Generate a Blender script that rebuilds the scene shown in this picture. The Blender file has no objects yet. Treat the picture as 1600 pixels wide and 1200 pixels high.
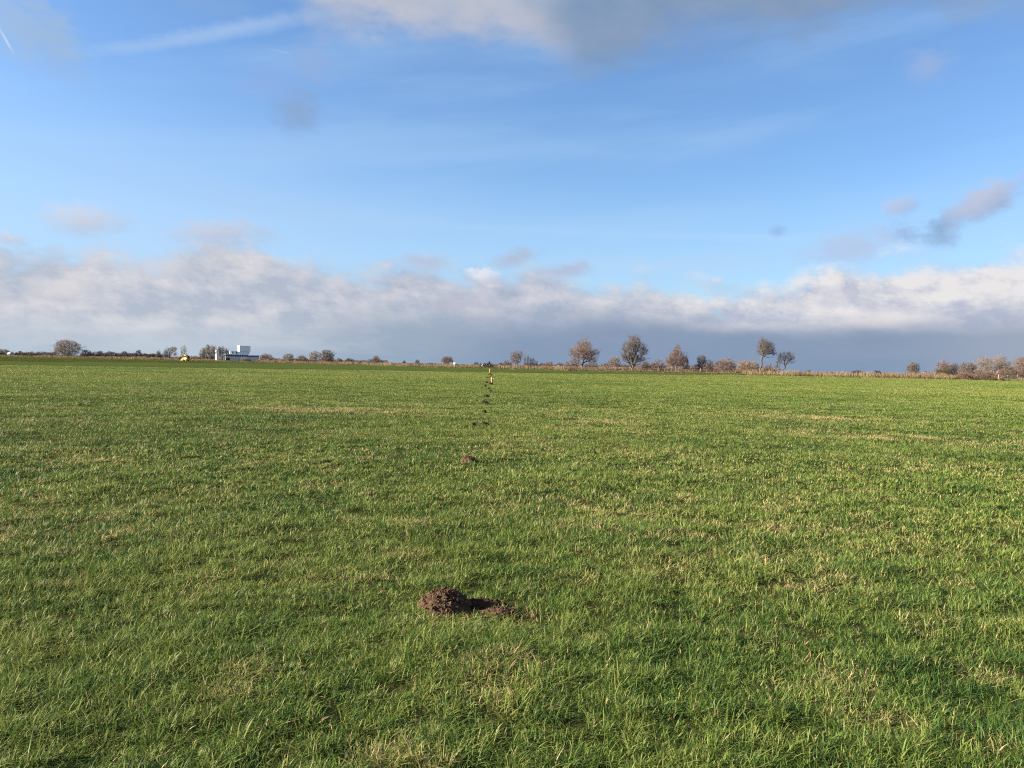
import bpy, bmesh, math, random
import numpy as np
from mathutils import Matrix, Vector

R = math.radians
rng = np.random.default_rng(7)
random.seed(7)
scene = bpy.context.scene
COL = scene.collection

# ------------------------------------------------------------------ camera
F = 1290.0                       # focal length in pixels of the 1600 px wide photo
CAM_H = 1.6
PITCH, ROLL = R(1.29), R(1.30)
cam_d = bpy.data.cameras.new("camera")
cam_d.sensor_fit = 'HORIZONTAL'
cam_d.sensor_width = 36.0
cam_d.lens = 36.0 * F / 1600.0
cam_d.clip_start, cam_d.clip_end = 0.1, 20000
cam = bpy.data.objects.new("camera", cam_d)
COL.objects.link(cam)
CM = Matrix.Rotation(R(90) - PITCH, 4, 'X') @ Matrix.Rotation(ROLL, 4, 'Z')
cam.matrix_world = Matrix.Translation((0, 0, CAM_H)) @ CM
scene.camera = cam
CR = np.array(CM.to_3x3())

def px_dir(px, py):
    return CR @ np.array([(px - 800) / F, (600 - py) / F, -1.0])

def az_el(px, py):
    d = px_dir(px, py); d = d / np.linalg.norm(d)
    return math.atan2(d[0], d[1]), math.asin(d[2])

def hor_y(px):                   # survey: where the horizon stands above a photo column
    lo, hi = 300.0, 900.0
    for _ in range(40):
        m = (lo + hi) / 2
        if px_dir(px, m)[2] > 0: lo = m
        else: hi = m
    return lo

def ground_at(px, py):
    d = px_dir(px, py); t = -CAM_H / d[2]
    return np.array([d[0] * t, d[1] * t])

def x_at(px, Y):
    d = px_dir(px, hor_y(px)); return d[0] / d[1] * Y

def z_at(px, py, Y):
    return CAM_H + (hor_y(px) - py) / F * Y

# ------------------------------------------------------------------ light
SUN_EL = R(20.0)
SUN_TO = np.array([-math.cos(R(4)), -math.sin(R(4)) , 0])      # from the left, a little behind the camera
SUN_DIR = np.array([SUN_TO[0] * math.cos(SUN_EL), SUN_TO[1] * math.cos(SUN_EL), math.sin(SUN_EL)])
sd = bpy.data.lights.new("sun", 'SUN')
sd.energy = 5.0
sd.angle = R(0.53)
sd.color = (1.0, 0.86, 0.68)
sun = bpy.data.objects.new("sun", sd)
COL.objects.link(sun)
sun.rotation_euler = Vector(-SUN_DIR).to_track_quat('-Z', 'Y').to_euler()

scene.view_settings.view_transform = 'Standard'
scene.view_settings.look = 'None'
scene.view_settings.gamma = 1
scene.view_settings.use_curve_mapping = False
EXPOSURE = 2.0
scene.view_settings.exposure = EXPOSURE
SKY_STRENGTH = 0.10
K = SKY_STRENGTH * 2 ** EXPOSURE

cy = scene.cycles
cy.max_bounces = 6
cy.diffuse_bounces = 2
cy.glossy_bounces = 2
cy.transmission_bounces = 4
cy.use_denoising = False
cy.pixel_filter_type = 'BLACKMAN_HARRIS'
cy.filter_width = 1.2
cy.sample_clamp_indirect = 6

def lin(c):
    return tuple((v / 255 / 12.92) if v / 255 <= 0.04045 else ((v / 255 + 0.055) / 1.055) ** 2.4 for v in c)

# ------------------------------------------------------------------ world: sky with clouds
class V:
    """tiny expression builder over shader math nodes"""
    def __init__(s, nt, sock): s.nt, s.s = nt, sock
    def op(s, o, *a):
        n = s.nt.nodes.new('ShaderNodeMath'); n.operation = o
        for i, q in enumerate((s,) + a):
            if isinstance(q, V): s.nt.links.new(q.s, n.inputs[i])
            else: n.inputs[i].default_value = float(q)
        return V(s.nt, n.outputs[0])
    def __add__(s, o): return s.op('ADD', o)
    __radd__ = __add__
    def __mul__(s, o): return s.op('MULTIPLY', o)
    __rmul__ = __mul__
    def __sub__(s, o): return s.op('SUBTRACT', o)
    def __rsub__(s, o): return (s * -1) + o
    def __truediv__(s, o): return s.op('DIVIDE', o)
    def clamp(s): return s.op('MAXIMUM', 0.0).op('MINIMUM', 1.0)
    def smooth(s, a, b):
        n = s.nt.nodes.new('ShaderNodeMapRange'); n.interpolation_type = 'SMOOTHSTEP'
        s.nt.links.new(s.s, n.inputs['Value'])
        n.inputs['From Min'].default_value = a; n.inputs['From Max'].default_value = b
        return V(s.nt, n.outputs['Result'])

def noise_node(nt, vec, scale, detail=6, rough=0.55, dist=0.0, dim='3D'):
    n = nt.nodes.new('ShaderNodeTexNoise'); n.noise_dimensions = dim
    n.inputs['Scale'].default_value = scale; n.inputs['Detail'].default_value = detail
    n.inputs['Roughness'].default_value = rough; n.inputs['Distortion'].default_value = dist
    nt.links.new(vec, n.inputs['Vector'])
    return V(nt, n.outputs['Fac'])

def combine(nt, x, y, z=0.0):
    n = nt.nodes.new('ShaderNodeCombineXYZ')
    for i, q in enumerate((x, y, z)):
        if isinstance(q, V): nt.links.new(q.s, n.inputs[i])
        else: n.inputs[i].default_value = q
    return n.outputs[0]

def mixc(nt, fac, a, b):
    n = nt.nodes.new('ShaderNodeMix'); n.data_type = 'RGBA'; n.clamp_factor = True
    if isinstance(fac, V): nt.links.new(fac.s, n.inputs[0])
    else: n.inputs[0].default_value = fac
    for i, q in ((6, a), (7, b)):
        if isinstance(q, tuple): n.inputs[i].default_value = tuple(q[:3]) + (1,)
        else: nt.links.new(q, n.inputs[i])
    return n.outputs[2]

def sky_col(c):                  # a display colour as radiance before strength and exposure
    return tuple(v / K for v in lin(c))

def curve_node(nt, x, pts):
    """piecewise-smooth function of x through (x, y) pts"""
    xs = [p[0] for p in pts]; ys = [p[1] for p in pts]
    x0, x1 = min(xs), max(xs); y0, y1 = min(ys) - 1e-4, max(ys) + 1e-4
    n = nt.nodes.new('ShaderNodeFloatCurve')
    c = n.mapping.curves[0]
    t = [((a - x0) / (x1 - x0), (b - y0) / (y1 - y0)) for a, b in pts]
    while len(c.points) < len(t): c.points.new(0.5, 0.5)
    for p, q in zip(c.points, t): p.location = q
    n.mapping.update()
    xn = ((x - x0) * (1 / (x1 - x0))).clamp()
    nt.links.new(xn.s, n.inputs['Value'])
    return V(nt, n.outputs[0]) * (y1 - y0) + y0

world = bpy.data.worlds.new("World")
scene.world = world
world.use_nodes = True
nt = world.node_tree
nt.nodes.clear()
out = nt.nodes.new('ShaderNodeOutputWorld')
world.cycles.sampling_method = 'NONE'      # the sky is smooth: bounces find it well enough
bg = nt.nodes.new('ShaderNodeBackground')
bg.inputs['Strength'].default_value = SKY_STRENGTH
nt.links.new(bg.outputs[0], out.inputs['Surface'])
sky = nt.nodes.new('ShaderNodeTexSky')
sky.sky_type = 'NISHITA'
sky.sun_disc = False
sky.sun_elevation = SUN_EL
sky.sun_rotation = math.atan2(SUN_DIR[0], SUN_DIR[1])
sky.air_density, sky.dust_density, sky.ozone_density = 1.0, 0.6, 1.6
tc = nt.nodes.new('ShaderNodeTexCoord')
sep = nt.nodes.new('ShaderNodeSeparateXYZ')
nt.links.new(tc.outputs['Generated'], sep.inputs[0])
dx, dy, dz = (V(nt, sep.outputs[i]) for i in range(3))
AZ = dx.op('ARCTAN2', dy)
EL = dz.op('MAXIMUM', -0.999).op('MINIMUM', 0.999).op('ARCSINE')

# gentle tint of the sky texture towards the photographed blue
tint = nt.nodes.new('ShaderNodeMix'); tint.data_type = 'RGBA'; tint.blend_type = 'MULTIPLY'
tint.inputs[0].default_value = 1.0
nt.links.new(sky.outputs[0], tint.inputs[6])
SKY_TINT = (0.335, 0.425, 0.54, 1)
tint.inputs[7].default_value = SKY_TINT
c = tint.outputs[2]

# thin high veil: long faint bands of cirrus
pv = combine(nt, AZ * 1.2 + EL * 1.5, EL * 9.0 - AZ * 1.1, 3.3)
veil = noise_node(nt, pv, 2.0, 5, 0.5).smooth(0.42, 0.75)
veil = veil * 0.30
c = mixc(nt, veil, c, sky_col((178, 212, 245)))
lowveil = EL.smooth(0.34, 0.12) * AZ.smooth(0.2, -0.55) * 0.50
c = mixc(nt, lowveil, c, sky_col((186, 214, 246)))

c = mixc(nt, EL.smooth(0.24, 0.11) * 0.34, c, sky_col((182, 217, 252)))
PXR = 1.0 / F
# shared turbulence, a little longer than tall and leaning with the wind
SX, SY = AZ + EL * 0.5, EL * 1.7 - AZ * 0.10
PW = combine(nt, SX, SY, 0.0)
T1 = noise_node(nt, PW, 8.0, 2, 0.5) - 0.5
T2 = noise_node(nt, PW, 17.0, 7, 0.64) - 0.5
PW2 = combine(nt, SX + 4.7, SY + 2.1, 1.7)
T3 = noise_node(nt, PW2, 12.0, 3, 0.5) - 0.5
T4 = noise_node(nt, PW2, 40.0, 5, 0.66) - 0.5

WOB = {k: combine(nt, AZ + T2 * (k * PXR), EL + T4 * (k * PXR * 0.5)) for k in (0.0, 18.0, 45.0)}
RAG = T2 * 1.3 + T4 * 1.5
def blob(c, px, py, rx, ry, rot, col, op, rag=0.6, soft=(0.35, 1.15), col2=None):
    """a small cloud; px/py/radii surveyed in the photo, kept as angles on the sky"""
    a0, e0 = az_el(px, py)
    mp = nt.nodes.new('ShaderNodeMapping'); mp.vector_type = 'TEXTURE'
    nt.links.new(WOB[0.0 if rag == 0 else (18.0 if ry < 14 else 45.0)], mp.inputs['Vector'])
    mp.inputs['Location'].default_value = (a0, e0, 0)
    mp.inputs['Rotation'].default_value = (0, 0, R(rot))
    mp.inputs['Scale'].default_value = (rx * PXR, ry * PXR, 1)
    ln = nt.nodes.new('ShaderNodeVectorMath'); ln.operation = 'LENGTH'
    nt.links.new(mp.outputs[0], ln.inputs[0])
    d = V(nt, ln.outputs['Value'])
    if rag:
        ma = nt.nodes.new('ShaderNodeMath'); ma.operation = 'MULTIPLY_ADD'
        nt.links.new(RAG.s, ma.inputs[0]); ma.inputs[1].default_value = rag; nt.links.new(d.s, ma.inputs[2])
        d = V(nt, ma.outputs[0])
    n = nt.nodes.new('ShaderNodeMapRange'); n.interpolation_type = 'SMOOTHSTEP'
    nt.links.new(d.s, n.inputs['Value'])
    n.inputs['From Min'].default_value = soft[1]; n.inputs['From Max'].default_value = soft[0]
    n.inputs['To Max'].default_value = op
    m = V(nt, n.outputs['Result'])
    cc = sky_col(col)
    if col2 is not None:
        sp = nt.nodes.new('ShaderNodeSeparateXYZ'); nt.links.new(mp.outputs[0], sp.inputs[0])
        cc = mixc(nt, V(nt, sp.outputs[0]) * -0.35 + V(nt, sp.outputs[1]) * 0.6 + T2 * 1.2 + 0.5, sky_col(col2), sky_col(col))
    return mixc(nt, m, c, cc)

# old vapour trails, one wide and dissolving, one fresh and thin
c = blob(c, 300, 60, 215, 10, 15.5, (176, 204, 238), 0.48, 0.6, (0.0, 1.35))
c = blob(c, 395, 36, 130, 9, 15.5, (186, 210, 240), 0.32, 0.5, (0.0, 1.3))
c = blob(c, 9, 62, 21, 2.2, -58, (205, 222, 244), 0.85, 0.0, (0.3, 1.1))
c = blob(c, 440, 81, 20, 1.5, -5, (170, 200, 240), 0.28, 0.0, (0.3, 1.1))
# thin level streaks above the bank
c = blob(c, 900, 362, 420, 9, -1.5, (186, 218, 248), 0.18, 0.5, (0.1, 1.2))
c = blob(c, 1180, 372, 300, 7, -2, (190, 220, 248), 0.16, 0.5, (0.1, 1.2))
c = blob(c, 1000, 412, 260, 16, 0, (190, 215, 244), 0.3, 0.6, (0.1, 1.2))
c = blob(c, 330, 300, 500, 30, -6, (172, 206, 244), 0.35, 0.5, (0.0, 1.2))
# upper left haze patch
c = blob(c, 20, 20, 90, 60, -20, (172, 194, 220), 0.55, 1.0, (0.0, 1.2))
c = blob(c, 85, 70, 62, 46, -40, (160, 186, 216), 0.6, 0.9, (0.0, 1.2))
c = blob(c, 330, 10, 80, 22, 0, (140, 172, 216), 0.35, 0.9, (0.0, 1.2))
# small stray clouds
c = blob(c, 415, 130, 60, 34, 0, (146, 176, 226), 0.45, 0.9, (0.0, 1.2))
c = blob(c, 490, 100, 40, 44, 40, (150, 174, 218), 0.5, 0.9, (0.0, 1.2))
c = blob(c, 466, 176, 44, 34, 10, (140, 168, 208), 0.85, 0.8, (0.0, 1.2))
c = blob(c, 1452, 101, 40, 28, 0, (160, 182, 224), 0.65, 0.9, (0.0, 1.2))
c = blob(c, 1405, 323, 30, 17, 15, (196, 204, 228), 0.95, 0.8, (0.0, 1.15), (168, 194, 232))
c = blob(c, 1214, 361, 16, 10, 0, (150, 184, 228), 0.7, 0.7, (0.0, 1.2))
c = blob(c, 1420, 366, 34, 18, -15, (150, 178, 218), 0.8, 0.9, (0.0, 1.15))
c = blob(c, 1340, 386, 95, 30, 8, (184, 200, 230), 0.8, 0.9, (0.0, 1.15))
c = blob(c, 1476, 358, 36, 26, 42, (134, 164, 202), 0.95, 0.8, (0.0, 1.1), (150, 176, 212))
c = blob(c, 1510, 330, 46, 24, 40, (160, 182, 216), 0.9, 0.8, (0.0, 1.15))
c = blob(c, 1544, 310, 66, 26, 27, (206, 207, 224), 0.97, 0.8, (0.1, 1.1), (164, 184, 216))
# overhead grey cloud along the top
bot = [az_el(x, y)[0:2] for x, y in ((430, -80), (470, 20), (520, 66), (620, 66), (720, 72), (800, 80), (860, 100), (920, 118),
                                     (990, 100), (1080, 70), (1180, 58), (1270, 72), (1330, 46), (1420, 24), (1500, 40), (1600, 30), (1750, -40))]
BOT = curve_node(nt, AZ, [(a, e) for a, e in bot])
D = EL - BOT + T1 * 0.06 + T2 * 0.055 + T4 * 0.02
m = D.smooth(-0.012, 0.042)
az_l, az_r = az_el(780, 30)[0], az_el(930, 30)[0]
dark = (AZ + T1 * 0.15 + T2 * 0.08).smooth(az_l, az_r)
shade = (T3 * 1.3 + T2 * 1.1 + 0.5).clamp()
lt = mixc(nt, shade, sky_col((168, 182, 206)), sky_col((203, 201, 207)))
dk = mixc(nt, shade, sky_col((120, 147, 180)), sky_col((146, 164, 192)))
tint2 = AZ.smooth(az_el(1300, 30)[0], az_el(1600, 30)[0])
m = m * (0.93 - tint2 * 0.40)
c = mixc(nt, m, c, mixc(nt, dark, lt, dk))

# the long bank over the horizon
top = [az_el(x, y)[0:2] for x, y in ((-300, 380), (0, 384), (60, 380), (110, 374), (165, 384), (215, 404), (265, 398), (310, 380), (360, 372), (420, 384),
                                     (470, 398), (540, 408), (600, 412), (660, 408), (720, 424), (780, 426), (830, 416), (890, 424), (960, 434),
                                     (1050, 438), (1130, 450), (1180, 448), (1250, 430), (1330, 414), (1420, 406), (1500, 394), (1580, 380), (1900, 356))]
TOP = curve_node(nt, AZ, [(a, e) for a, e in top])
HM = T1 * 0.05 + T2 * 0.085 + T4 * 0.026
D = TOP - EL + HM
m = D.smooth(-0.009, 0.026)
# relief of the heaps: the same turbulence compared with itself a little way towards the sun (left and up)
def relief(t, sc, ox, oy, det, rough):
    return t + 0.5 - noise_node(nt, combine(nt, SX + ox, SY + oy, 0.0), sc, det, rough)
R0 = relief(T1, 8.0, -0.022, 0.030, 2, 0.5)
R1 = relief(T2, 17.0, -0.010, 0.016, 7, 0.64)
xl, xm, xr = az_el(350, 480)[0], az_el(700, 480)[0], az_el(1300, 480)[0]
toward_mid = AZ.smooth(xl, xm)
toward_right = AZ.smooth(xm, xr)
rim = D.smooth(0.045, 0.0) * 0.10
heap = (R0 * (1.7 + toward_right * 0.8) + R1 * 2.9 + T4 * 0.5 + T2 * 0.5 + T3 * 0.9 + rim + (0.42 + toward_right * 0.12)).clamp()
lo = mixc(nt, toward_mid, sky_col((180, 190, 207)), sky_col((168, 180, 201)))
hi = mixc(nt, toward_mid, sky_col((217, 216, 221)), sky_col((207, 209, 219)))
hi = mixc(nt, toward_right, hi, sky_col((234, 231, 232)))
lo = mixc(nt, toward_right, lo, sky_col((182, 190, 210)))
bank = mixc(nt, heap, lo, hi)
# flat darker base
base = [az_el(x, y)[0:2] for x, y in ((-300, 520), (0, 518), (200, 520), (400, 520), (560, 506), (660, 500), (760, 508), (850, 506), (950, 500),
                                      (1050, 504), (1130, 510), (1250, 514), (1350, 516), (1480, 508), (1600, 502), (1900, 490))]
BASE = curve_node(nt, AZ, [(a, e) for a, e in base])
db = (BASE - EL + T1 * 0.022 + T2 * 0.022 + T3 * 0.020 + T4 * 0.006)
softl = AZ.smooth(az_el(900, 480)[0], az_el(1150, 480)[0])
mbase = db.smooth(-0.030, 0.022) * (1 - softl) + db.smooth(-0.019, 0.015) * softl
b0 = mixc(nt, AZ.smooth(az_el(250, 530)[0], az_el(640, 530)[0]), sky_col((196, 208, 219)), sky_col((156, 173, 193)))
b1 = mixc(nt, AZ.smooth(az_el(640, 530)[0], az_el(840, 530)[0]), b0, sky_col((136, 155, 182)))
b2 = mixc(nt, AZ.smooth(az_el(1340, 530)[0], az_el(1620, 530)[0]), b1, sky_col((158, 170, 190)))
T5 = noise_node(nt, combine(nt, AZ + EL * 0.6, EL * 3.6, 9.0), 9.0, 7, 0.58)
leftish = 1 - AZ.smooth(az_el(300, 530)[0], az_el(800, 530)[0])
b3 = mixc(nt, T5.smooth(0.40, 0.72) * (0.25 + leftish * 0.35), b2, mixc(nt, leftish, sky_col((158, 168, 192)), sky_col((184, 190, 205))))
b3 = mixc(nt, T5.smooth(0.52, 0.36) * leftish * 0.5, b3, sky_col((208, 216, 224)))
b4 = mixc(nt, EL.smooth(0.030, 0.0) * 0.24, b3, sky_col((122, 152, 184)))
bank = mixc(nt, mbase, bank, b4)
c = mixc(nt, m, c, bank)
# bright tower of cloud peeping over the bank, and loose scraps on its rim
c = blob(c, 752, 428, 34, 16, -8, (240, 242, 248), 0.97, 0.7, (0.25, 0.95), (206, 214, 232))
c = blob(c, 132, 345, 66, 26, 0, (216, 219, 230), 0.95, 0.7, (0.0, 1.15), (184, 198, 220))
c = blob(c, 345, 364, 90, 26, 4, (210, 212, 224), 0.85, 0.7, (0.0, 1.15), (178, 192, 216))
c = blob(c, 665, 408, 50, 16, 0, (186, 196, 217), 0.85, 0.85, (0.0, 1.15))
c = blob(c, 808, 404, 52, 17, 15, (178, 191, 215), 0.9, 0.85, (0.0, 1.15))
c = blob(c, 880, 424, 55, 15, 8, (182, 192, 216), 0.85, 0.85, (0.0, 1.15))
c = blob(c, 715, 474, 75, 22, 5, (200, 198, 210), 0.6, 0.8, (0.0, 1.15))
c = blob(c, 100, 450, 50, 20, 5, (226, 222, 222), 0.7, 0.8, (0.0, 1.15))
c = blob(c, 245, 418, 60, 16, 5, (214, 211, 218), 0.5, 0.8, (0.0, 1.15))
c = blob(c, 235, 510, 50, 10, 8, (220, 222, 226), 0.6, 0.8, (0.0, 1.15))
c = blob(c, 1390, 496, 110, 16, 5, (230, 226, 226), 0.6, 0.8, (0.0, 1.15))
c = blob(c, 1290, 470, 70, 16, 20, (228, 224, 228), 0.45, 0.8, (0.0, 1.15))
nt.links.new(c, bg.inputs['Color'])

# ------------------------------------------------------------------ helpers
def tag(o, label=None, cat=None, group=None, kind=None):
    if label: o['label'] = label
    if cat: o['category'] = cat
    if group: o['group'] = group
    if kind: o['kind'] = kind
    return o

def empty(name, loc, rz=0.0):
    o = bpy.data.objects.new(name, None)
    COL.objects.link(o)
    o.location = loc; o.rotation_euler = (0, 0, rz)
    o.empty_display_size = 0.5
    return o

def np_mesh(name, verts, tris=None, quads=None, mat=None, parent=None, face_attr=None, smooth=False, loc=None):
    """one mesh object out of arrays; face order: quads then tris"""
    me = bpy.data.meshes.new(name)
    verts = np.asarray(verts, dtype=np.float32)
    nq = 0 if quads is None else len(quads)
    ntr = 0 if tris is None else len(tris)
    me.vertices.add(len(verts)); me.vertices.foreach_set('co', verts.ravel())
    idx = []
    if nq: idx.append(np.asarray(quads, dtype=np.int32).ravel())
    if ntr: idx.append(np.asarray(tris, dtype=np.int32).ravel())
    idx = np.concatenate(idx)
    me.loops.add(len(idx)); me.loops.foreach_set('vertex_index', idx)
    st = np.concatenate([np.arange(nq) * 4, nq * 4 + np.arange(ntr) * 3]).astype(np.int32)
    me.polygons.add(nq + ntr); me.polygons.foreach_set('loop_start', st)
    if smooth: me.polygons.foreach_set('use_smooth', np.ones(nq + ntr, dtype=bool))
    if face_attr is not None:
        a = me.attributes.new('tone', 'FLOAT', 'FACE')
        a.data.foreach_set('value', np.asarray(face_attr, dtype=np.float32))
    me.update(calc_edges=True)
    if mat: me.materials.append(mat)
    o = bpy.data.objects.new(name, me)
    COL.objects.link(o)
    if parent: o.parent = parent
    if loc is not None: o.location = loc
    return o

class MB:
    """collects boxes, tubes and the like into ONE mesh object"""
    def __init__(s): s.v, s.f = [], []
    def box(s, x0, x1, y0, y1, z0, z1):
        n = len(s.v)
        s.v += [(x0, y0, z0), (x1, y0, z0), (x1, y1, z0), (x0, y1, z0), (x0, y0, z1), (x1, y0, z1), (x1, y1, z1), (x0, y1, z1)]
        s.f += [tuple(n + i for i in q) for q in ((3, 2, 1, 0), (4, 5, 6, 7), (0, 1, 5, 4), (1, 2, 6, 5), (2, 3, 7, 6), (3, 0, 4, 7))]
        return s
    def prism(s, poly, y0, y1):           # polygon in xz, extruded in y
        n, k = len(s.v), len(poly)
        s.v += [(x, y0, z) for x, z in poly] + [(x, y1, z) for x, z in poly]
        s.f += [tuple(n + i for i in range(k)), tuple(n + k + i for i in reversed(range(k)))]
        s.f += [(n + i, n + k + i, n + k + (i + 1) % k, n + (i + 1) % k) for i in range(k)]
        return s
    def tube(s, a, b, ra, rb, sides=8):
        a, b = Vector(a), Vector(b); d = (b - a).normalized()
        u = d.orthogonal().normalized(); w = d.cross(u)
        n = len(s.v)
        for p, r in ((a, ra), (b, rb)):
            for i in range(sides):
                t = 2 * math.pi * i / sides
                s.v.append(tuple(p + u * (r * math.cos(t)) + w * (r * math.sin(t))))
        s.f += [(n + i, n + (i + 1) % sides, n + sides + (i + 1) % sides, n + sides + i) for i in range(sides)]
        s.f += [tuple(n + i for i in reversed(range(sides))), tuple(n + sides + i for i in range(sides))]
        return s
    def build(s, name, mat, parent=None, bevel=0.0):
        me = bpy.data.meshes.new(name); me.from_pydata(s.v, [], s.f); me.update()
        me.materials.append(mat)
        o = bpy.data.objects.new(name, me); COL.objects.link(o)
        if parent: o.parent = parent
        if bevel:
            b = o.modifiers.new('bevel', 'BEVEL'); b.width = bevel; b.segments = 2; b.limit_method = 'ANGLE'
        return o

# numpy value noise
_perm = np.random.default_rng(3).random((256, 256)).astype(np.float32)
def vnoise(x, y):
    xi, yi = np.floor(x).astype(np.int64), np.floor(y).astype(np.int64)
    fx, fy = x - xi, y - yi
    fx, fy = fx * fx * (3 - 2 * fx), fy * fy * (3 - 2 * fy)
    a = _perm[xi & 255, yi & 255]; b = _perm[(xi + 1) & 255, yi & 255]
    c_ = _perm[xi & 255, (yi + 1) & 255]; d = _perm[(xi + 1) & 255, (yi + 1) & 255]
    return (a * (1 - fx) + b * fx) * (1 - fy) + (c_ * (1 - fx) + d * fx) * fy
def fbm(x, y, n=4, g=0.5):
    s, a, t = 0, 1.0, 0
    for i in range(n):
        s = s + a * vnoise(x * 2 ** i + 17.3 * i, y * 2 ** i - 9.1 * i); t += a; a *= g
    return s / t
def sstep(a, b, x):
    t = np.clip((x - a) / (b - a), 0, 1); return t * t * (3 - 2 * t)

# ------------------------------------------------------------------ materials
def new_mat(name):
    m = bpy.data.materials.new(name); m.use_nodes = True
    nt = m.node_tree; nt.nodes.clear()
    o = nt.nodes.new('ShaderNodeOutputMaterial')
    return m, nt, o

def simple_mat(name, col, rough=0.7, var=0.12, scale=3.0, spec=0.3, bump=0.0, metal=0.0):
    m, nt, o = new_mat(name)
    b = nt.nodes.new('ShaderNodeBsdfPrincipled')
    b.inputs['Roughness'].default_value = rough
    b.inputs['Specular IOR Level'].default_value = spec
    b.inputs['Metallic'].default_value = metal
    tc = nt.nodes.new('ShaderNodeTexCoord')
    n = noise_node(nt, tc.outputs['Object'], scale, 6, 0.6)
    col_out = mixc(nt, n.smooth(0.25, 0.75), tuple(v * (1 - var) for v in col), tuple(v * (1 + var) for v in col))
    nt.links.new(col_out, b.inputs['Base Color'])
    if bump:
        bp = nt.nodes.new('ShaderNodeBump'); bp.inputs['Strength'].default_value = bump
        nt.links.new(n.s, bp.inputs['Height']); nt.links.new(bp.outputs[0], b.inputs['Normal'])
    nt.links.new(b.outputs[0], o.inputs['Surface'])
    return m

def ramp_mat(name, stops, rough=0.6, transl=0.0, spec=0.25):
    """colour from the per-face 'tone' value through a ramp"""
    m, nt, o = new_mat(name)
    at = nt.nodes.new('ShaderNodeAttribute'); at.attribute_name = 'tone'
    rp = nt.nodes.new('ShaderNodeValToRGB')
    e = rp.color_ramp.elements
    while len(e) < len(stops): e.new(0.5)
    for q, (p, cc) in zip(e, stops): q.position = p; q.color = tuple(cc) + (1,)
    nt.links.new(at.outputs['Fac'], rp.inputs[0])
    b = nt.nodes.new('ShaderNodeBsdfPrincipled')
    b.inputs['Roughness'].default_value = rough
    b.inputs['Specular IOR Level'].default_value = spec
    nt.links.new(rp.outputs[0], b.inputs['Base Color'])
    last = b.outputs[0]
    if transl:
        t = nt.nodes.new('ShaderNodeBsdfTranslucent'); nt.links.new(rp.outputs[0], t.inputs['Color'])
        mx = nt.nodes.new('ShaderNodeMixShader'); mx.inputs[0].default_value = transl
        nt.links.new(last, mx.inputs[1]); nt.links.new(t.outputs[0], mx.inputs[2]); last = mx.outputs[0]
    nt.links.new(last, o.inputs['Surface'])
    return m

M_GRASS = ramp_mat('grass_blades', [(0.0, (0.018, 0.050, 0.013)), (0.25, (0.054, 0.108, 0.021)), (0.5, (0.118, 0.178, 0.036)),
                                    (0.68, (0.182, 0.210, 0.052)), (0.80, (0.285, 0.240, 0.10)), (1.0, (0.44, 0.34, 0.20))], 0.55, 0.26, 0.14)
M_DARKGRASS = ramp_mat('dark_strip_blades', [(0.0, (0.036, 0.062, 0.014)), (0.4, (0.072, 0.096, 0.024)), (1.0, (0.17, 0.155, 0.055))], 0.8, 0.3, 0.0)
M_REED = ramp_mat('reed_stems', [(0.0, (0.13, 0.088, 0.050)), (0.4, (0.195, 0.140, 0.078)), (0.75, (0.255, 0.195, 0.112)), (1.0, (0.31, 0.25, 0.155))], 0.7, 0.2, 0.2)
M_VERGE = ramp_mat('verge_blades', [(0.0, (0.085, 0.105, 0.03)), (0.5, (0.15, 0.14, 0.058)), (1.0, (0.24, 0.185, 0.09))], 0.7, 0.25, 0.2)

def ground_mat(name, dark, light, dry):
    m, nt, o = new_mat(name)
    b = nt.nodes.new('ShaderNodeBsdfPrincipled'); b.inputs['Roughness'].default_value = 0.9
    b.inputs['Specular IOR Level'].default_value = 0.0
    g = nt.nodes.new('ShaderNodeNewGeometry')
    n1 = noise_node(nt, g.outputs['Position'], 0.35, 8, 0.65)
    n2 = noise_node(nt, g.outputs['Position'], 9.0, 5, 0.7)
    c1 = mixc(nt, n1.smooth(0.35, 0.65), dark, light)
    c2 = mixc(nt, (n2.smooth(0.55, 0.8) * 0.5), c1, dry)
    nt.links.new(c2, b.inputs['Base Color'])
    bp = nt.nodes.new('ShaderNodeBump'); bp.inputs['Strength'].default_value = 0.8; bp.inputs['Distance'].default_value = 0.05
    nt.links.new(n2.s, bp.inputs['Height']); nt.links.new(bp.outputs[0], b.inputs['Normal'])
    nt.links.new(b.outputs[0], o.inputs['Surface'])
    return m
M_FIELD = ground_mat('field_soil_and_thatch', (0.026, 0.028, 0.011), (0.050, 0.050, 0.019), (0.11, 0.085, 0.045))
M_DARKLAND = ground_mat('dark_strip_soil', (0.040, 0.062, 0.018), (0.060, 0.080, 0.026), (0.09, 0.085, 0.04))

def soil_mat(name='crumbly_soil', k=1.0):
    m, nt, o = new_mat(name)
    b = nt.nodes.new('ShaderNodeBsdfPrincipled'); b.inputs['Roughness'].default_value = 0.95
    b.inputs['Specular IOR Level'].default_value = 0.1
    g = nt.nodes.new('ShaderNodeNewGeometry')
    n1 = noise_node(nt, g.outputs['Position'], 22.0, 6, 0.65)
    n2 = noise_node(nt, g.outputs['Position'], 120.0, 4, 0.6)
    c1 = mixc(nt, n1.smooth(0.3, 0.7), (0.052 * k, 0.032 * k, 0.021 * k), (0.122 * k, 0.076 * k, 0.048 * k))
    c2 = mixc(nt, n2.smooth(0.60, 0.72) * 0.6, c1, (0.17 * k, 0.115 * k, 0.072 * k))
    nt.links.new(c2, b.inputs['Base Color'])
    bp = nt.nodes.new('ShaderNodeBump'); bp.inputs['Strength'].default_value = 0.9; bp.inputs['Distance'].default_value = 0.012
    nt.links.new(n2.s, bp.inputs['Height']); nt.links.new(bp.outputs[0], b.inputs['Normal'])
    nt.links.new(b.outputs[0], o.inputs['Surface'])
    return m
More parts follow.
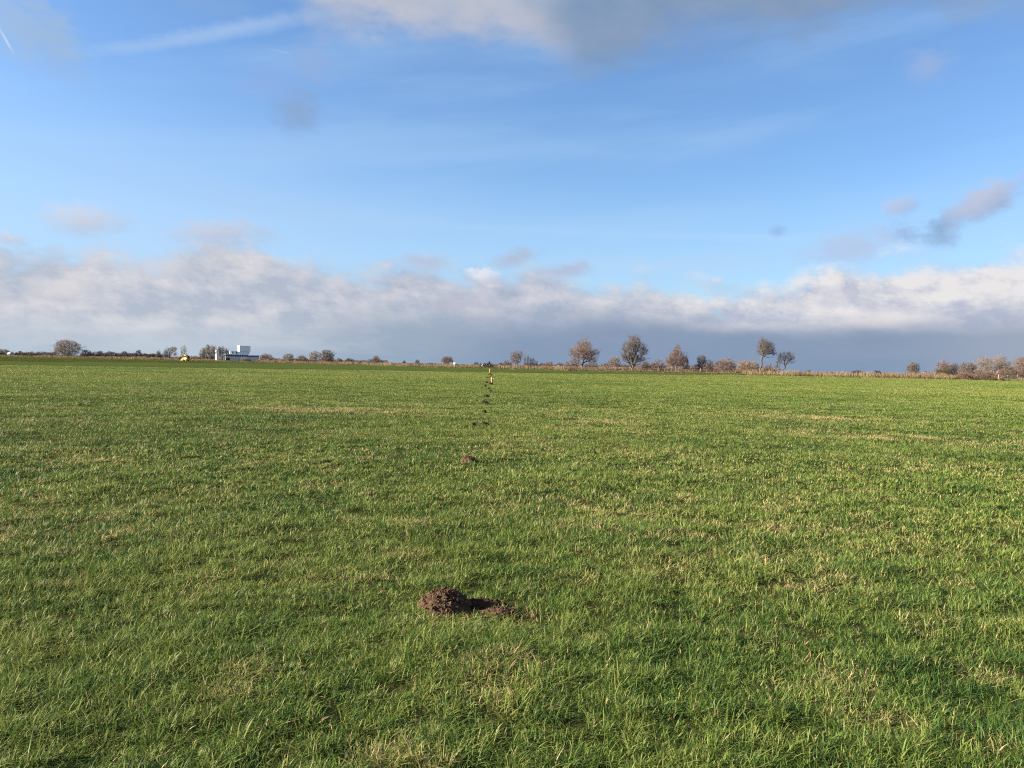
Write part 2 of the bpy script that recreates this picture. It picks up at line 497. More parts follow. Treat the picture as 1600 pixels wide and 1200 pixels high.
M_SOIL = soil_mat()
M_SOIL_SHADE = soil_mat('soil_painted_shade', 0.42)  # same soil, darkened to paint shade into its colour

# ------------------------------------------------------------------ lie of the land
EDGE = [(x_at(p, y), y) for p, y in ((-400, 430), (0, 430), (400, 425), (560, 370), (680, 330), (800, 325), (1000, 300), (1200, 290), (1600, 318), (2000, 330))]
EX, EY = np.array([e[0] for e in EDGE]), np.array([e[1] for e in EDGE])
def edge_y(x): return np.interp(x, EX, EY)
STRIP = [(x_at(p, y), y) for p, y in ((-400, 110), (0, 118), (220, 133), (420, 152), (620, 174), (800, 184), (1000, 222), (1150, 288))]
PX, PY = np.array([e[0] for e in STRIP]), np.array([e[1] for e in STRIP])
def strip_y(x): return np.where(x > PX[-1], 1e9, np.interp(x, PX, PY))

def ground_z(x, y):
    x, y = np.asarray(x, float), np.asarray(y, float)
    d = np.hypot(x, y)
    near = sstep(90, 30, d)
    z = (fbm(x * 0.9 + 40, y * 0.9, 3) - 0.5) * 0.095 * near + (fbm(x * 3.1, y * 3.1 + 70, 2) - 0.5) * 0.045 * sstep(25, 10, d)
    z = z + (fbm(x * 0.06 + 5, y * 0.06 + 9, 2) - 0.5) * 0.22 * sstep(8, 40, d) * sstep(500, 200, d)
    z = z + 0.65 * sstep(-3.0, 5.0, y - edge_y(x))
    return z

# ground sheet: one grid, fine near the viewer, coarse towards the horizon
def spaced(lim, d0, grow):
    v, s = [0.0], d0
    while v[-1] < lim:
        v.append(v[-1] + s); s = d0 + v[-1] * grow
    return np.array(v)
gx = spaced(9000, 0.09, 0.045); gx = np.concatenate([-gx[:0:-1], gx])
gyf = spaced(12000, 0.09, 0.022)
gyb = spaced(300, 0.5, 0.3)
gy = np.concatenate([-gyb[:0:-1], gyf])
extra = np.arange(280, 440, 1.5)
gy = np.unique(np.concatenate([gy, extra]))
XX, YY = np.meshgrid(gx, gy)
ZZ = ground_z(XX, YY)
nx, ny = len(gx), len(gy)
ii = np.arange(nx * ny).reshape(ny, nx)
q = np.stack([ii[:-1, :-1], ii[:-1, 1:], ii[1:, 1:], ii[1:, :-1]], -1).reshape(-1, 4)
field = np_mesh('field', np.stack([XX, YY, ZZ], -1).reshape(-1, 3), quads=q, mat=M_FIELD, smooth=True)
tag(field, 'flat green meadow reaching to the reed edge', 'field', kind='structure')

# grass strip coloured darker than the meadow before it
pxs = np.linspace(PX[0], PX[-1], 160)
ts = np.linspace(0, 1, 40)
A = strip_y(pxs - 1e-3); Bq = np.maximum(edge_y(pxs) - 3.5, A + 0.5)
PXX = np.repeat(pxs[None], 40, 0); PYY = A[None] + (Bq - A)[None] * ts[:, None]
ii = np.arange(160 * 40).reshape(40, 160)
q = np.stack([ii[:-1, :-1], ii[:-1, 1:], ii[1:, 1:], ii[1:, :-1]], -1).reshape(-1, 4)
dark_sheet = np_mesh('grassland', np.stack([PXX, PYY, ground_z(PXX, PYY) + 0.06], -1).reshape(-1, 3), quads=q, mat=M_DARKLAND, smooth=True)
tag(dark_sheet, 'darker green strip of grass before the reeds', 'grassland', kind='structure')

# ------------------------------------------------------------------ molehills: where they are
HILLS = []       # px centre, py base, width px, height factor, label
HILLS += [
 (696, 957, 94, 0.34, 'big crumbly brown molehill close by in the short grass'),
 (732, 727, 34, 0.25, 'second nearest molehill, reddish brown with grass before it'),
 (740, 668, 10, 0.40, 'small dark molehill, partner of a wider one on its right'),
 (757, 668, 17, 0.30, 'dark molehill with a smaller one close on its left'),
 (756.5, 646.5, 9, 0.20, 'flattest faint molehill alone between the pair and the streak of dry grass'),
 (757, 629.5, 15, 0.30, 'molehill at the end of the pale streak of dry grass'),
 (759.5, 620.5, 13, 0.30, 'molehill just beyond the one ending the dry streak'),
 (766.5, 613.3, 8, 0.42, 'right one of two tiny molehills beyond the bigger humps'),
 (763, 609.2, 7, 0.40, 'tiny molehill, second beyond the bigger humps'),
 (758.5, 604.4, 7, 0.35, 'tiny molehill set off to the left before the near stake'),
 (766.5, 600.8, 8, 0.45, 'tiny dark molehill at the foot of the orange flagged stake'),
 (760, 598.6, 7, 0.40, 'tiny molehill left of the orange flagged stake'),
 (761.5, 591.8, 5, 0.45, 'speck of a molehill left of and behind the flagged stake'),
 (766, 590.6, 4, 0.5, 'speck of a molehill right behind the flagged stake'),
 (768, 587.6, 5, 0.5, 'farthest molehill on the right of the line near the bare stake'),
 (765, 586.4, 5, 0.5, 'farthest molehill at the foot of the bare stake'),
]
HPOS = []
for px, py, w, hf, lab in HILLS:
    p = ground_at(px, py - w * 0.10)
    r = 0.5 * w / F * p[1]
    HPOS.append((float(p[0]), float(p[1]), float(r)))
CL1 = ground_at(787, 957); CL2 = ground_at(815, 957)
BARE = [(x, y, r * 0.95) for x, y, r in HPOS] + [(CL1[0], CL1[1], 0.08), (CL2[0], CL2[1], 0.05), (HPOS[0][0] + 0.22, HPOS[0][1] + 0.05, 0.12)]

# ------------------------------------------------------------------ grass
STREAKS = []     # surveyed dry streaks in the turf (photo px, py, half-length px, half-height px, strength)
for px, py, a, b_, s in ((480, 640, 130, 5, .45), (590, 645, 60, 4, .3), (660, 631, 90, 2, .3), (930, 660, 60, 6, .4), (860, 637, 40, 4, .3), (1010, 712, 60, 10, .4),
                         (1190, 648, 50, 3, .35), (1320, 655, 90, 4, .5), (1290, 678, 80, 6, .4), (1420, 686, 60, 5, .5), (1530, 690, 90, 6, .35),
                         (1400, 728, 110, 8, .3), (1580, 740, 40, 9, .4), (830, 700, 80, 14, .25), (1000, 815, 60, 18, .35), (1040, 800, 40, 16, .3),
                         (910, 790, 40, 12, .3), (1100, 770, 30, 10, .3), (1330, 830, 80, 25, .3), (1130, 950, 40, 18, .4), (1210, 1010, 50, 20, .3),
                         (30, 800, 60, 14, .2), (120, 660, 90, 4, .25), (520, 720, 120, 12, .18), (1280, 1080, 70, 18, .3), (930, 1060, 30, 12, .3),
                         (1080, 590, 120, 2, .3), (330, 620, 120, 2, .15), (1480, 610, 80, 2, .3)):
    g0 = ground_at(px, py); g1 = ground_at(px, py - b_)
    STREAKS.append((g0[0], g0[1], a / F * g0[1], max(abs(g1[1] - g0[1]), 0.12), s))

def dryness(x, y):
    d = (sstep(0.52, 0.80, fbm(x * 0.55 + 3, y * 0.8 + 8, 4)) * 0.20 + sstep(0.56, 0.8, fbm(x * 2.3 + 31, y * 2.3 + 5, 3)) * 0.45)
    for sx, sy, a, b_, s in STREAKS:
        q = ((x - sx) / a) ** 2 + ((y - sy) / b_) ** 2
        ragged = fbm(x * 3 / max(1, sy / 12) + sx, y * 3 / max(1, sy / 12), 3)
        d = d + s * (1.1 + 0.8 * (sy > 18)) * np.exp(-q * 0.9) * sstep(0.3, 0.7, ragged)
    return d

def blade_field(d0, d1, rho5, p, per_tuft, hei, segs, region, tone_shift=0.0, margin=1.6, half=R(33.5)):
    """arrays of grass blades between two distances, thinning out evenly with distance"""
    g_ = 2.0 - p
    total = 2 * half * rho5 * 5.0 ** p * (d1 ** g_ - d0 ** g_) / g_
    total *= 1 + margin / (half * (d0 + d1) / 2)
    n = int(total / per_tuft)
    rr = (d0 ** g_ + rng.random(n) * (d1 ** g_ - d0 ** g_)) ** (1 / g_)
    aa = rng.uniform(-half, half, n)
    x = rr * np.sin(aa) + np.sign(aa) * margin * np.abs(aa / half)
    y = rr * np.cos(aa)
    gap = sstep(0.28, 0.46, 0.6 * fbm(x * 10 + 3, y * 10 + 17, 2) + 0.4 * fbm(x * 3.5 + 44, y * 3.5, 2))
    k = region(x, y) & (rng.random(n) < 0.30 + 0.70 * np.maximum(gap, sstep(10, 45, rr)))
    x, y, rr = x[k], y[k], rr[k]
    n = len(x)
    far = sstep(12, 70, rr)
    # tufts: own height, lean, tone
    hf = 0.40 + 1.3 * fbm(x * 5.5, y * 5.5, 3) ** 1.3 * (0.55 + 0.9 * fbm(x * 0.7 + 9, y * 0.7, 2)) + rng.gamma(1.2, 0.12, n)
    t_tone = rng.normal(0, 0.15, n) * (1 - 0.85 * far) + (fbm(x * 0.8 + 50, y * 0.8 + 20, 3) - 0.5) * 0.5 + (fbm(x * 0.10, y * 0.10 + 70, 3) - 0.5) * 0.35
    t_tone += (fbm(x * 5.0 + 12, y * 5.0 + 31, 2) - 0.5) * 0.25 * (1 - far)
    t_dry = dryness(x, y)
    t_lean = rng.uniform(0, 2 * np.pi, n); t_ls = rng.uniform(0.0, 0.7, n)
    rad = 0.021 + 0.0030 * rr
    x = np.repeat(x, per_tuft); y = np.repeat(y, per_tuft); rad = np.repeat(rad, per_tuft); farb = np.repeat(far, per_tuft)
    N = len(x)
    oa = rng.uniform(0, 2 * np.pi, N); orr = rad * np.sqrt(rng.random(N))
    bx, by = x + orr * np.cos(oa), y + orr * np.sin(oa)
    keep = np.ones(N, bool)
    for hx, hy, hr in BARE:
        if d0 - 1 < math.hypot(hx, hy) < d1 + 1:
            keep &= (bx - hx) ** 2 + (by - hy) ** 2 > hr * hr * rng.uniform(0.75, 1.25, N)
    L = hei * np.repeat(hf, per_tuft) * rng.uniform(0.4, 1.3, N)
    la = oa + rng.normal(0, 0.9, N)
    dxh = np.cos(la) * 0.75 + np.cos(np.repeat(t_lean, per_tuft)) * np.repeat(t_ls, per_tuft) + 0.04
    dyh = np.sin(la) * 0.75 + np.sin(np.repeat(t_lean, per_tuft)) * np.repeat(t_ls, per_tuft) + 0.05
    lean = rng.uniform(0.15, 1.2, N)
    lean = np.where(rng.random(N) < 0.22, lean + rng.uniform(0.5, 1.4, N), lean)
    tone = 0.38 + np.repeat(t_tone, per_tuft) + rng.normal(0, 0.10, N) * (1 - 0.7 * farb) + tone_shift * farb
    isdry = rng.random(N) < np.repeat(t_dry, per_tuft) + 0.085 * (1 - farb)
    tone = np.where(isdry, rng.uniform(0.66, 1.0, N) - 0.08 * farb, np.clip(tone, 0.0, 0.68))
    L = np.where(isdry, L * 0.85, L)
    # now and then a longer stalk stands or lies over the turf
    L = np.where(rng.random(N) < 0.008, L * 1.6, L)
    x, y, L, dxh, dyh, lean, tone = bx[keep], by[keep], L[keep], dxh[keep], dyh[keep], lean[keep], tone[keep]
    N = len(x)
    z = ground_z(x, y) - 0.004
    d = np.hypot(x, y)
    weed = (fbm(x * 1.7 + 90, y * 1.7 + 3, 2) > 0.62) & (rng.random(N) < 0.10) & (d < 16)     # broad low leaves here and there
    L = np.where(weed, L * 0.6, L); lean = np.where(weed, lean + 0.8, lean); tone = np.where(weed, np.clip(tone, 0.1, 0.45), tone)
    w = np.maximum(0.0040, d * (0.00074 - 0.00024 * sstep(14, 60, d))) * rng.uniform(0.55, 1.3, N) * 0.5 * np.where(weed, 3.0, 1.0)
    nrm = np.hypot(dxh, dyh) + 1e-6
    ux, uy = dxh / nrm, dyh / nrm
    tw = rng.normal(0, 0.9, N)
    wx, wy = -uy * np.cos(tw) + ux * np.sin(tw), ux * np.cos(tw) + uy * np.sin(tw)
    levels = [0.0, 0.5, 1.0] if segs == 2 else ([0.0, 1.0] if segs == 1 else [0.0, 0.38, 0.72, 1.0])
    V_ = []
    for t in levels:
        hz = L * (t - 0.32 * lean * t * t) / (1 + 0.25 * lean)
        ho = L * lean * t ** 1.7
        cx, cyy, cz = x + ux * ho, y + uy * ho, z + hz
        if t < 1.0:
            ww = w * (1.0 if t < 0.6 else 0.75)
            V_ += [np.stack([cx - wx * ww, cyy - wy * ww, cz], -1), np.stack([cx + wx * ww, cyy + wy * ww, cz], -1)]
        else:
            V_.append(np.stack([cx, cyy, cz], -1))
    nv = len(V_)
    verts = np.stack(V_, 1).reshape(-1, 3)
    b0 = np.arange(N) * nv
    quads = [np.stack([b0 + 2 * i, b0 + 2 * i + 1, b0 + 2 * i + 3, b0 + 2 * i + 2], -1) for i in range((nv - 1) // 2 - 1)]
    tris = np.stack([b0 + nv - 3, b0 + nv - 2, b0 + nv - 1], -1)
    return verts, quads, tris, tone

def join_blades(name, parts, mat):
    vs, qs, tr, tq, tt, off = [], [], [], [], [], 0
    for v, quads, tris, tone in parts:
        vs.append(v)
        for q_ in quads: qs.append(q_ + off); tq.append(tone)
        tr.append(tris + off); tt.append(tone); off += len(v)
    return np_mesh(name, np.concatenate(vs), tris=np.concatenate(tr), quads=np.concatenate(qs) if qs else None, mat=mat, face_attr=np.concatenate(tq + tt))

near_meadow = lambda x, y: (y < strip_y(x)) & (y < edge_y(x) - 3.0)
dark_strip = lambda x, y: (y >= strip_y(x)) & (y < edge_y(x) - 3.0)
P_, RHO = 1.68, 11500
parts = [
    blade_field(2.3, 5.0, RHO * 0.95, 0.9, 12, 0.066, 3, near_meadow, margin=1.8),
    blade_field(5.0, 16.0, RHO * 0.92, P_ - 0.04, 11, 0.064, 2, near_meadow, tone_shift=0.10),
    blade_field(16.0, 350.0, RHO * 1.5, P_, 10, 0.064, 1, near_meadow, tone_shift=0.19),
]
grass = join_blades('grass', parts, M_GRASS)
tag(grass, 'short tufty winter grass covering the meadow', 'grass', kind='stuff')
parts = [blade_field(100.0, 640.0, RHO * 0.8, P_, 8, 0.055, 1, dark_strip, half=R(36))]
pg = join_blades('dark_strip_grass', parts, M_DARKGRASS)
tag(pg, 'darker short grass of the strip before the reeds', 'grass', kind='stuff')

# ------------------------------------------------------------------ molehills
def crumb(vs, fs, c_, r):
    """an irregular lump of earth"""
    n = len(vs)
    oct_ = [(1, 0, 0), (-1, 0, 0), (0, 1, 0), (0, -1, 0), (0, 0, 1), (0, 0, -1)]
    a = random.random() * 6.28
    for q in oct_:
        k = r * random.uniform(0.6, 1.2)
        x, y, z = q[0] * k, q[1] * k, q[2] * k * 0.8
        vs.append((c_[0] + x * math.cos(a) - y * math.sin(a), c_[1] + x * math.sin(a) + y * math.cos(a), c_[2] + z + 0.35 * (x if q[2] else 0)))
    for t in ((0, 2, 4), (2, 1, 4), (1, 3, 4), (3, 0, 4), (2, 0, 5), (1, 2, 5), (3, 1, 5), (0, 3, 5)):
        fs.append(tuple(n + i for i in t))

def mound(name, label, x, y, r, h, res, ncr, seed, stretch=(1, 1), skew=0.0, cat='molehill', group=None, mat=None):
    rs, as_ = np.linspace(0, 1, res), np.linspace(0, 2 * np.pi, res * 3, endpoint=False)
    RR, AA = np.meshgrid(rs, as_, indexing='ij')
    lump = 1 + 0.22 * (fbm(np.cos(AA) * 1.3 + seed, np.sin(AA) * 1.3 + seed * 2, 3) - 0.5) * 2
    X = RR * r * lump * np.cos(AA) * stretch[0]; Y = RR * r * lump * np.sin(AA) * stretch[1]
    prof = (1 - RR ** 1.9) ** 0.85
    Z = h * prof * (1 + skew * (-X / r) * 0.5)
    k = 1 / r
    Z = Z + h * prof ** 0.3 * ((fbm(X * 3.2 * k + seed, Y * 3.2 * k, 4, 0.65) - 0.5) * 0.55 + (fbm(X * 11 * k, Y * 11 * k + seed, 3, 0.7) - 0.5) * 0.30)
    Z = np.where(RR > 0.97, -0.05, Z)
    gz = float(ground_z(x, y))
    vs = [tuple(v) for v in np.stack([X, Y, Z], -1).reshape(-1, 3)]
    na = res * 3
    fs = []
    for i in range(res - 1):
        for j in range(na):
            fs.append((i * na + j, (i + 1) * na + j, (i + 1) * na + (j + 1) % na, i * na + (j + 1) % na))
    for _ in range(ncr):
        a, q_ = random.random() * 6.28, (random.random() ** 0.5 * 1.05 if random.random() < 0.72 else random.uniform(0.95, 1.5))
        cx, cy_ = math.cos(a) * q_ * r * stretch[0], math.sin(a) * q_ * r * stretch[1]
        zz = h * max(0, 1 - q_ ** 1.9) ** 0.85 * (1 + skew * (-cx / r) * 0.5) * random.uniform(0.9, 1.08)
        crumb(vs, fs, (cx, cy_, zz + 0.004), r * (random.uniform(0.016, 0.045) if random.random() < 0.8 else random.uniform(0.05, 0.095)) * (1.0 if res > 30 else 1.7))
    me = bpy.data.meshes.new(name); me.from_pydata(vs, [], fs); me.update(); me.materials.append(mat or M_SOIL)
    o = bpy.data.objects.new(name, me); COL.objects.link(o); o.location = (x, y, gz)
    tag(o, label, cat, group)
    return o

for i, ((px, py, w, hf, lab), (x, y, r)) in enumerate(zip(HILLS, HPOS)):
    mound('molehill', lab, x, y, r, max(w / F * y * hf, 0.10), 46 if i == 0 else (22 if i < 4 else 12), 900 if i == 0 else (120 if i < 4 else 30), 3.3 * i + 1,
          stretch=(1.0, 0.85), skew=0.15 if i == 0 else 0, mat=None if i < 2 else M_SOIL_SHADE, group='molehills in a line across the meadow')
mound('molehill', 'low darkened mound painting in the shadow beside the big molehill', HPOS[0][0] + 0.24, HPOS[0][1] + 0.06, 0.15, 0.045, 24, 140, 9.1, (1.25, 0.8), cat='shadow mound', mat=M_SOIL_SHADE)  # dark mound added where only the molehill's shadow falls
mound('earth_heap', 'small reddish heap of clods beside the big molehill', CL1[0] - 0.01, CL1[1], 0.105, 0.042, 20, 200, 5.2, (1.2, 0.8), cat='earth heap')
mound('earth_heap', 'thin scatter of crumbs farthest from the big molehill', CL2[0], CL2[1], 0.065, 0.02, 14, 80, 7.7, (1.2, 0.7), cat='earth heap')

# ------------------------------------------------------------------ stakes
M_WOOD = simple_mat('pale_softwood', (0.25, 0.175, 0.09), 0.8, 0.15, 14)
M_TAPE = simple_mat('orange_tape', (0.75, 0.23, 0.08), 0.5, 0.1, 10)
def stake(label, px, py_base, py_top, ribbon):
    p = ground_at(px, py_base)
    h = (py_base - py_top) / F * p[1]
    root = empty('survey_stake', (p[0], p[1], float(ground_z(*p))), R(-40))
    tag(root, label, 'stake', 'survey stakes in the meadow')
    s = 0.045 + 0.0002 * p[1]
    MB().prism([(-s, -0.2), (s, -0.2), (s, h - 0.02), (s * 0.6, h), (-s * 0.6, h), (-s, h - 0.02)], -s, s).build('post', M_WOOD, root)
    m = MB().box(-s - 0.004, s + 0.004, -s - 0.004, s + 0.004, h * 0.80, h * 0.93)
    if ribbon:
        pts = [(s + 0.006, h * 0.92), (0.10, h * 0.95), (0.17, h * 0.84), (0.16, h * 0.74), (0.09, h * 0.80), (s + 0.006, h * 0.82)]
        m.prism(pts, -0.004, 0.004)
        m.prism([(s + 0.006, h * 0.81), (0.08, h * 0.70), (0.12, h * 0.52), (0.07, h * 0.55), (s + 0.006, h * 0.74)], 0.006, 0.012)
    m.build('marker_tape', M_TAPE, root)
stake('pale wooden stake with orange tape fluttering from its top', 768.5, 599.3, 588.5, True)
stake('smaller looking wooden stake farther off, tape wrapped round its head', 765.4, 585.0, 576.5, False)

# ------------------------------------------------------------------ trees and shrubs
def crown_mat(name, a, b_):
    return ramp_mat(name, [(0.0, a), (1.0, b_)], 0.75, 0.12, 0.15)
CM_ = {
    'red':   crown_mat('reddish_twigs', (0.1207, 0.0823, 0.0630), (0.2302, 0.1588, 0.1207)),
    'brown': crown_mat('brown_twigs', (0.0999, 0.0763, 0.0580), (0.1935, 0.1474, 0.1105)),
    'pale':  crown_mat('pale_twigs', (0.1490, 0.1201, 0.0941), (0.2617, 0.2100, 0.1626)),
    'grey':  crown_mat('grey_twigs', (0.0904, 0.0747, 0.0620), (0.1803, 0.1479, 0.1205)),
    'dark':  crown_mat('dark_twigs', (0.0551, 0.0462, 0.0420), (0.1146, 0.0934, 0.0800)),
    'tan':   crown_mat('tan_shoots', (0.1846, 0.1350, 0.0914), (0.3144, 0.2393, 0.1654)),
    'orange': crown_mat('orange_twigs', (0.1367, 0.0908, 0.0653), (0.2566, 0.1731, 0.1220)),
    'olive': crown_mat('olive_leaves', (0.0536, 0.0480, 0.0288), (0.1187, 0.1033, 0.0639)),
    'ever':  crown_mat('evergreen_leaves', (0.0249, 0.0265, 0.0161), (0.0605, 0.0584, 0.0342)),
}
M_BARK = simple_mat('bark', (0.10, 0.082, 0.066), 0.9, 0.35, 4, 0.1)
M_BARKP = simple_mat('pale_bark', (0.15, 0.12, 0.09), 0.9, 0.3, 4, 0.1)

def tubes(nodes, par, rad, pick, sides):
    a = nodes[par[pick]]; b = nodes[pick]; ra = np.minimum(rad[par[pick]], rad[pick] * 1.6); rb = rad[pick]
    d = b - a; d = d / (np.linalg.norm(d, axis=1, keepdims=True) + 1e-9)
    ref = np.where(np.abs(d[:, 2:3]) < 0.9, np.array([[0, 0, 1.0]]), np.array([[1.0, 0, 0]]))
    u = np.cross(d, ref); u /= np.linalg.norm(u, axis=1, keepdims=True) + 1e-9
    w = np.cross(d, u)
    n = len(pick); vs = []
    for p, r in ((a, ra), (b, rb)):
        for i in range(sides):
            t = 2 * math.pi * i / sides
            vs.append(p + (u * math.cos(t) + w * math.sin(t)) * r[:, None])
    v = np.stack(vs, 1).reshape(-1, 3)
    b0 = np.arange(n) * sides * 2
    qs = [np.stack([b0 + i, b0 + (i + 1) % sides, b0 + sides + (i + 1) % sides, b0 + sides + i], -1) for i in range(sides)]
    return v, np.concatenate(qs)

def envelope(shape, t):
    if shape == 'round':  return np.sqrt(np.clip(1 - ((t - 0.48) / 0.54) ** 2, 0, 1)) , 0.06
    if shape == 'spread': return np.sqrt(np.clip(1 - ((t - 0.60) / 0.41) ** 2, 0, 1)), 0.2
    if shape == 'fan':    return np.clip(0.34 + t * 1.15, 0, 1) * np.sqrt(np.clip(1 - (np.clip(t - 0.45, 0, 1) / 0.57) ** 2.4, 0, 1)), 0.08
    if shape == 'cone':   return np.clip((1.02 - t) * 1.35, 0, 1) ** 0.75 * np.clip(0.45 + t * 3, 0, 1), 0.05
    if shape == 'column': return np.clip(np.minimum(t * 4 + 0.5, (1.03 - t) * 3.2), 0, 1) ** 0.6, 0.12
    if shape == 'high':   return np.sqrt(np.clip(1 - ((t - 0.70) / 0.31) ** 2, 0, 1)), 0.39
    if shape == 'dome':   return np.sqrt(np.clip(1 - t ** 2.2, 0, 1)), 0.0
    if shape == 'block':  return np.clip((1.0 - t) * 9, 0, 1) ** 0.5, 0.0

COUNT = 0
def plant(name, label, cat, px0, px1, top, Y, shape, col, tau=1.2, stems=1, lean=0.0, base_px=None, trunk_r=None, bark=None, group=None, upright=0.3, pts=None, lump=0.35, lobes=None):
    """a bare winter tree or shrub: limbs grown towards points spread through the crown, twigs at their ends"""
    global COUNT
    COUNT += 1
    g = np.random.default_rng(100 + COUNT)
    pc = (px0 + px1) / 2
    bp = pc if base_px is None else base_px
    bx = x_at(bp, Y); cx = x_at(pc, Y) - bx
    gz = float(ground_z(bx, Y))
    W = (px1 - px0) / F * Y
    H = z_at(pc, top, Y) - gz
    # twig tips overshoot the crown points a little
    tl = 0.05 * H + 0.028 * W + 0.25
    He, We = max(H - tl * 0.6, H * 0.7), max(W - tl * 0.9, W * 0.6)
    npt = pts or int(np.clip(60 + H * W * 2.0, 80, 420))
    nv0 = 9 if cat == 'tree' else 6
    ta, tz = g.uniform(0, 2 * np.pi, nv0), g.uniform(0.1, 1.0, nv0)
    ve, _ = envelope(shape, tz)
    vo = np.stack([np.cos(ta) * ve * 1.05, np.sin(ta) * ve * 1.05, tz], 1); vr = g.uniform(0.22, 0.52, nv0)
    if lobes:
        lob = [(x_at(a, Y) - bx, z_at(a, b_, Y) - gz, ra / F * Y, rb / F * Y) for a, b_, ra, rb in lobes]
        lw = np.array([q[2] * q[2] * q[3] for q in lob]) ** 0.8; lw /= lw.sum()
    def inside(n):
        o = []
        if lobes:
            for i_ in g.choice(len(lob), n, p=lw):
                v_ = g.normal(0, 1, 3); v_ *= g.random() ** 0.4 / np.linalg.norm(v_)
                a_ = lob[i_]
                o.append((a_[0] + v_[0] * a_[2], v_[1] * (a_[2] + 0.12 * W) + g.normal(0, 0.08 * W), max(a_[1] + v_[2] * a_[3], 0.2)))
            return np.array(o)
        while len(o) < n:
            t = g.random(n * 3); q = g.uniform(-1, 1, (n * 3, 2))
            e, t0 = envelope(shape, t)
            k = (np.hypot(q[:, 0], q[:, 1]) < e) & (t > t0)
            for c0, r0 in zip(vo, vr):
                k &= ((q[:, 0] - c0[0]) ** 2 + (q[:, 1] - c0[1]) ** 2 + ((t - c0[2]) * 1.9) ** 2) > r0 * r0
            o += [(cx * (0.25 + 0.75 * tt) + a * We / 2, b * We / 2, tt * He) for tt, (a, b) in zip(t[k], q[k])]
        return np.array(o[:n])
    nc = max(6, npt // 12)
    cen = inside(nc)
    sg = np.array([We * 0.11 + 0.1, We * 0.11 + 0.1, He * 0.08 + 0.1])
    cl = cen[g.integers(0, nc, int(npt * lump))] + g.normal(0, 1, (int(npt * lump), 3)) * sg
    P = np.concatenate([cen, cl, inside(max(npt - len(cl), 8))])
    P[:, 2] = np.clip(P[:, 2], 0.15, H if lobes else He)
    e, t0 = envelope(shape, np.array([0.5]))
    # trunk(s)
    nodes, par, path = [np.zeros(3)], [0], [0.0]
    tr = trunk_r or 0.022 * H + 0.05
    for s in range(stems):
        a = g.uniform(0, 2 * np.pi); sp = 0.0 if stems == 1 else 0.22 + 0.2 * g.random()
        last, k = 0, 4
        hh = max(t0, 0.16) * He * (1.25 if stems == 1 else 1.6) + 0.3
        for j in range(1, k + 1):
            t = j / k
            p = np.array([cx * 0.3 * t + lean * hh * t + math.cos(a) * sp * We * 0.5 * t ** 1.3 + g.normal(0, 0.02 * hh),
                          math.sin(a) * sp * We * 0.5 * t ** 1.3 + g.normal(0, 0.02 * hh), hh * t])
            nodes.append(p); par.append(last); path.append(path[last] + np.linalg.norm(p - nodes[last])); last = len(nodes) - 1
    root = np.array([0, 0, 0.0])
    P = P[np.argsort(np.linalg.norm((P - root) * np.array([1, 1, 0.8]), axis=1))]
    arr = np.zeros((len(nodes) + len(P) * 2 + 5, 3)); arr[:len(nodes)] = nodes
    pl = np.zeros(len(arr)); pl[:len(path)] = path
    pr = np.zeros(len(arr), int); pr[:len(par)] = par
    n = len(nodes)
    tips = []
    for p in P:
        d = p - arr[:n]
        dist = np.linalg.norm(d, axis=1)
        down = np.clip(-d[:, 2], 0, None)              # shoots rise rather than sink
        cost = dist * 1.0 + pl[:n] * 0.32 + down * 1.5 * upright
        j = int(np.argmin(cost))
        if j == 0: j = min(2, n - 1)
        if dist[j] > 0.14 * H:                          # long limb: bend it
            mid = arr[j] + d[j] * 0.5 + g.normal(0, 0.06, 3) * dist[j] + np.array([0, 0, 0.06 * dist[j]])
            arr[n] = mid; pr[n] = j; pl[n] = pl[j] + dist[j] * 0.5; j = n; n += 1
        arr[n] = p; pr[n] = j; pl[n] = pl[j] + np.linalg.norm(p - arr[j]); tips.append(n); n += 1
    arr, pr = arr[:n], pr[:n]
    cnt = np.ones(n)
    for i in range(n - 1, 0, -1): cnt[pr[i]] += cnt[i]
    rad = tr * (cnt / cnt[0]) ** 0.44
    rad[0] *= 1.25
    rad = np.maximum(rad, 0.018 + 0.00004 * Y)
    idx = np.arange(1, n)
    big = idx[rad[idx] > max(tr * 0.26, 0.03)]
    small = idx[rad[idx] <= max(tr * 0.26, 0.03)]
    # twigs
    tw_w = 0.016 + 0.00004 * Y
    area = 0.72 * W * H * (1 - t0 * 0.7)
    nt_ = int(1.5 * tau * area / (0.33 * tw_w * tl)) + 20
    nt_ = min(nt_, 20000)
    tips = np.array(tips)
    src = tips[g.integers(0, len(tips), nt_)]
    f = g.random(nt_)[:, None] ** 0.7
    start = arr[pr[src]] * (1 - f) + arr[src] * f
    nv_ = int(nt_ * 0.6)
    Q = inside(nv_)
    near = np.empty(nv_, int)
    for q0 in range(0, nv_, 2000):
        dd = ((Q[q0:q0 + 2000, None, :] - arr[None, tips, :]) ** 2).sum(-1)
        near[q0:q0 + 2000] = tips[np.argmin(dd, 1)]
    src[:nv_] = near
    off_ = Q - arr[near]
    start[:nv_] = arr[near] + off_ * g.random(nv_)[:, None]
    outw = arr[src] - np.array([cx * 0.5, 0, He * 0.35])
    outw /= np.linalg.norm(outw, axis=1, keepdims=True) + 1e-6
    dirv = outw * 0.55 + g.normal(0, 0.55, (nt_, 3)) + np.array([0, 0, upright])
    dirv[:nv_] += off_ / (np.linalg.norm(off_, axis=1, keepdims=True) + 0.2) * 0.8
    dirv /= np.linalg.norm(dirv, axis=1, keepdims=True) + 1e-6
    ln = tl * g.uniform(0.45, 1.25, nt_)[:, None]
    side = np.cross(dirv, g.normal(0, 1, (nt_, 3))); side /= np.linalg.norm(side, axis=1, keepdims=True) + 1e-6
    end = start + dirv * ln
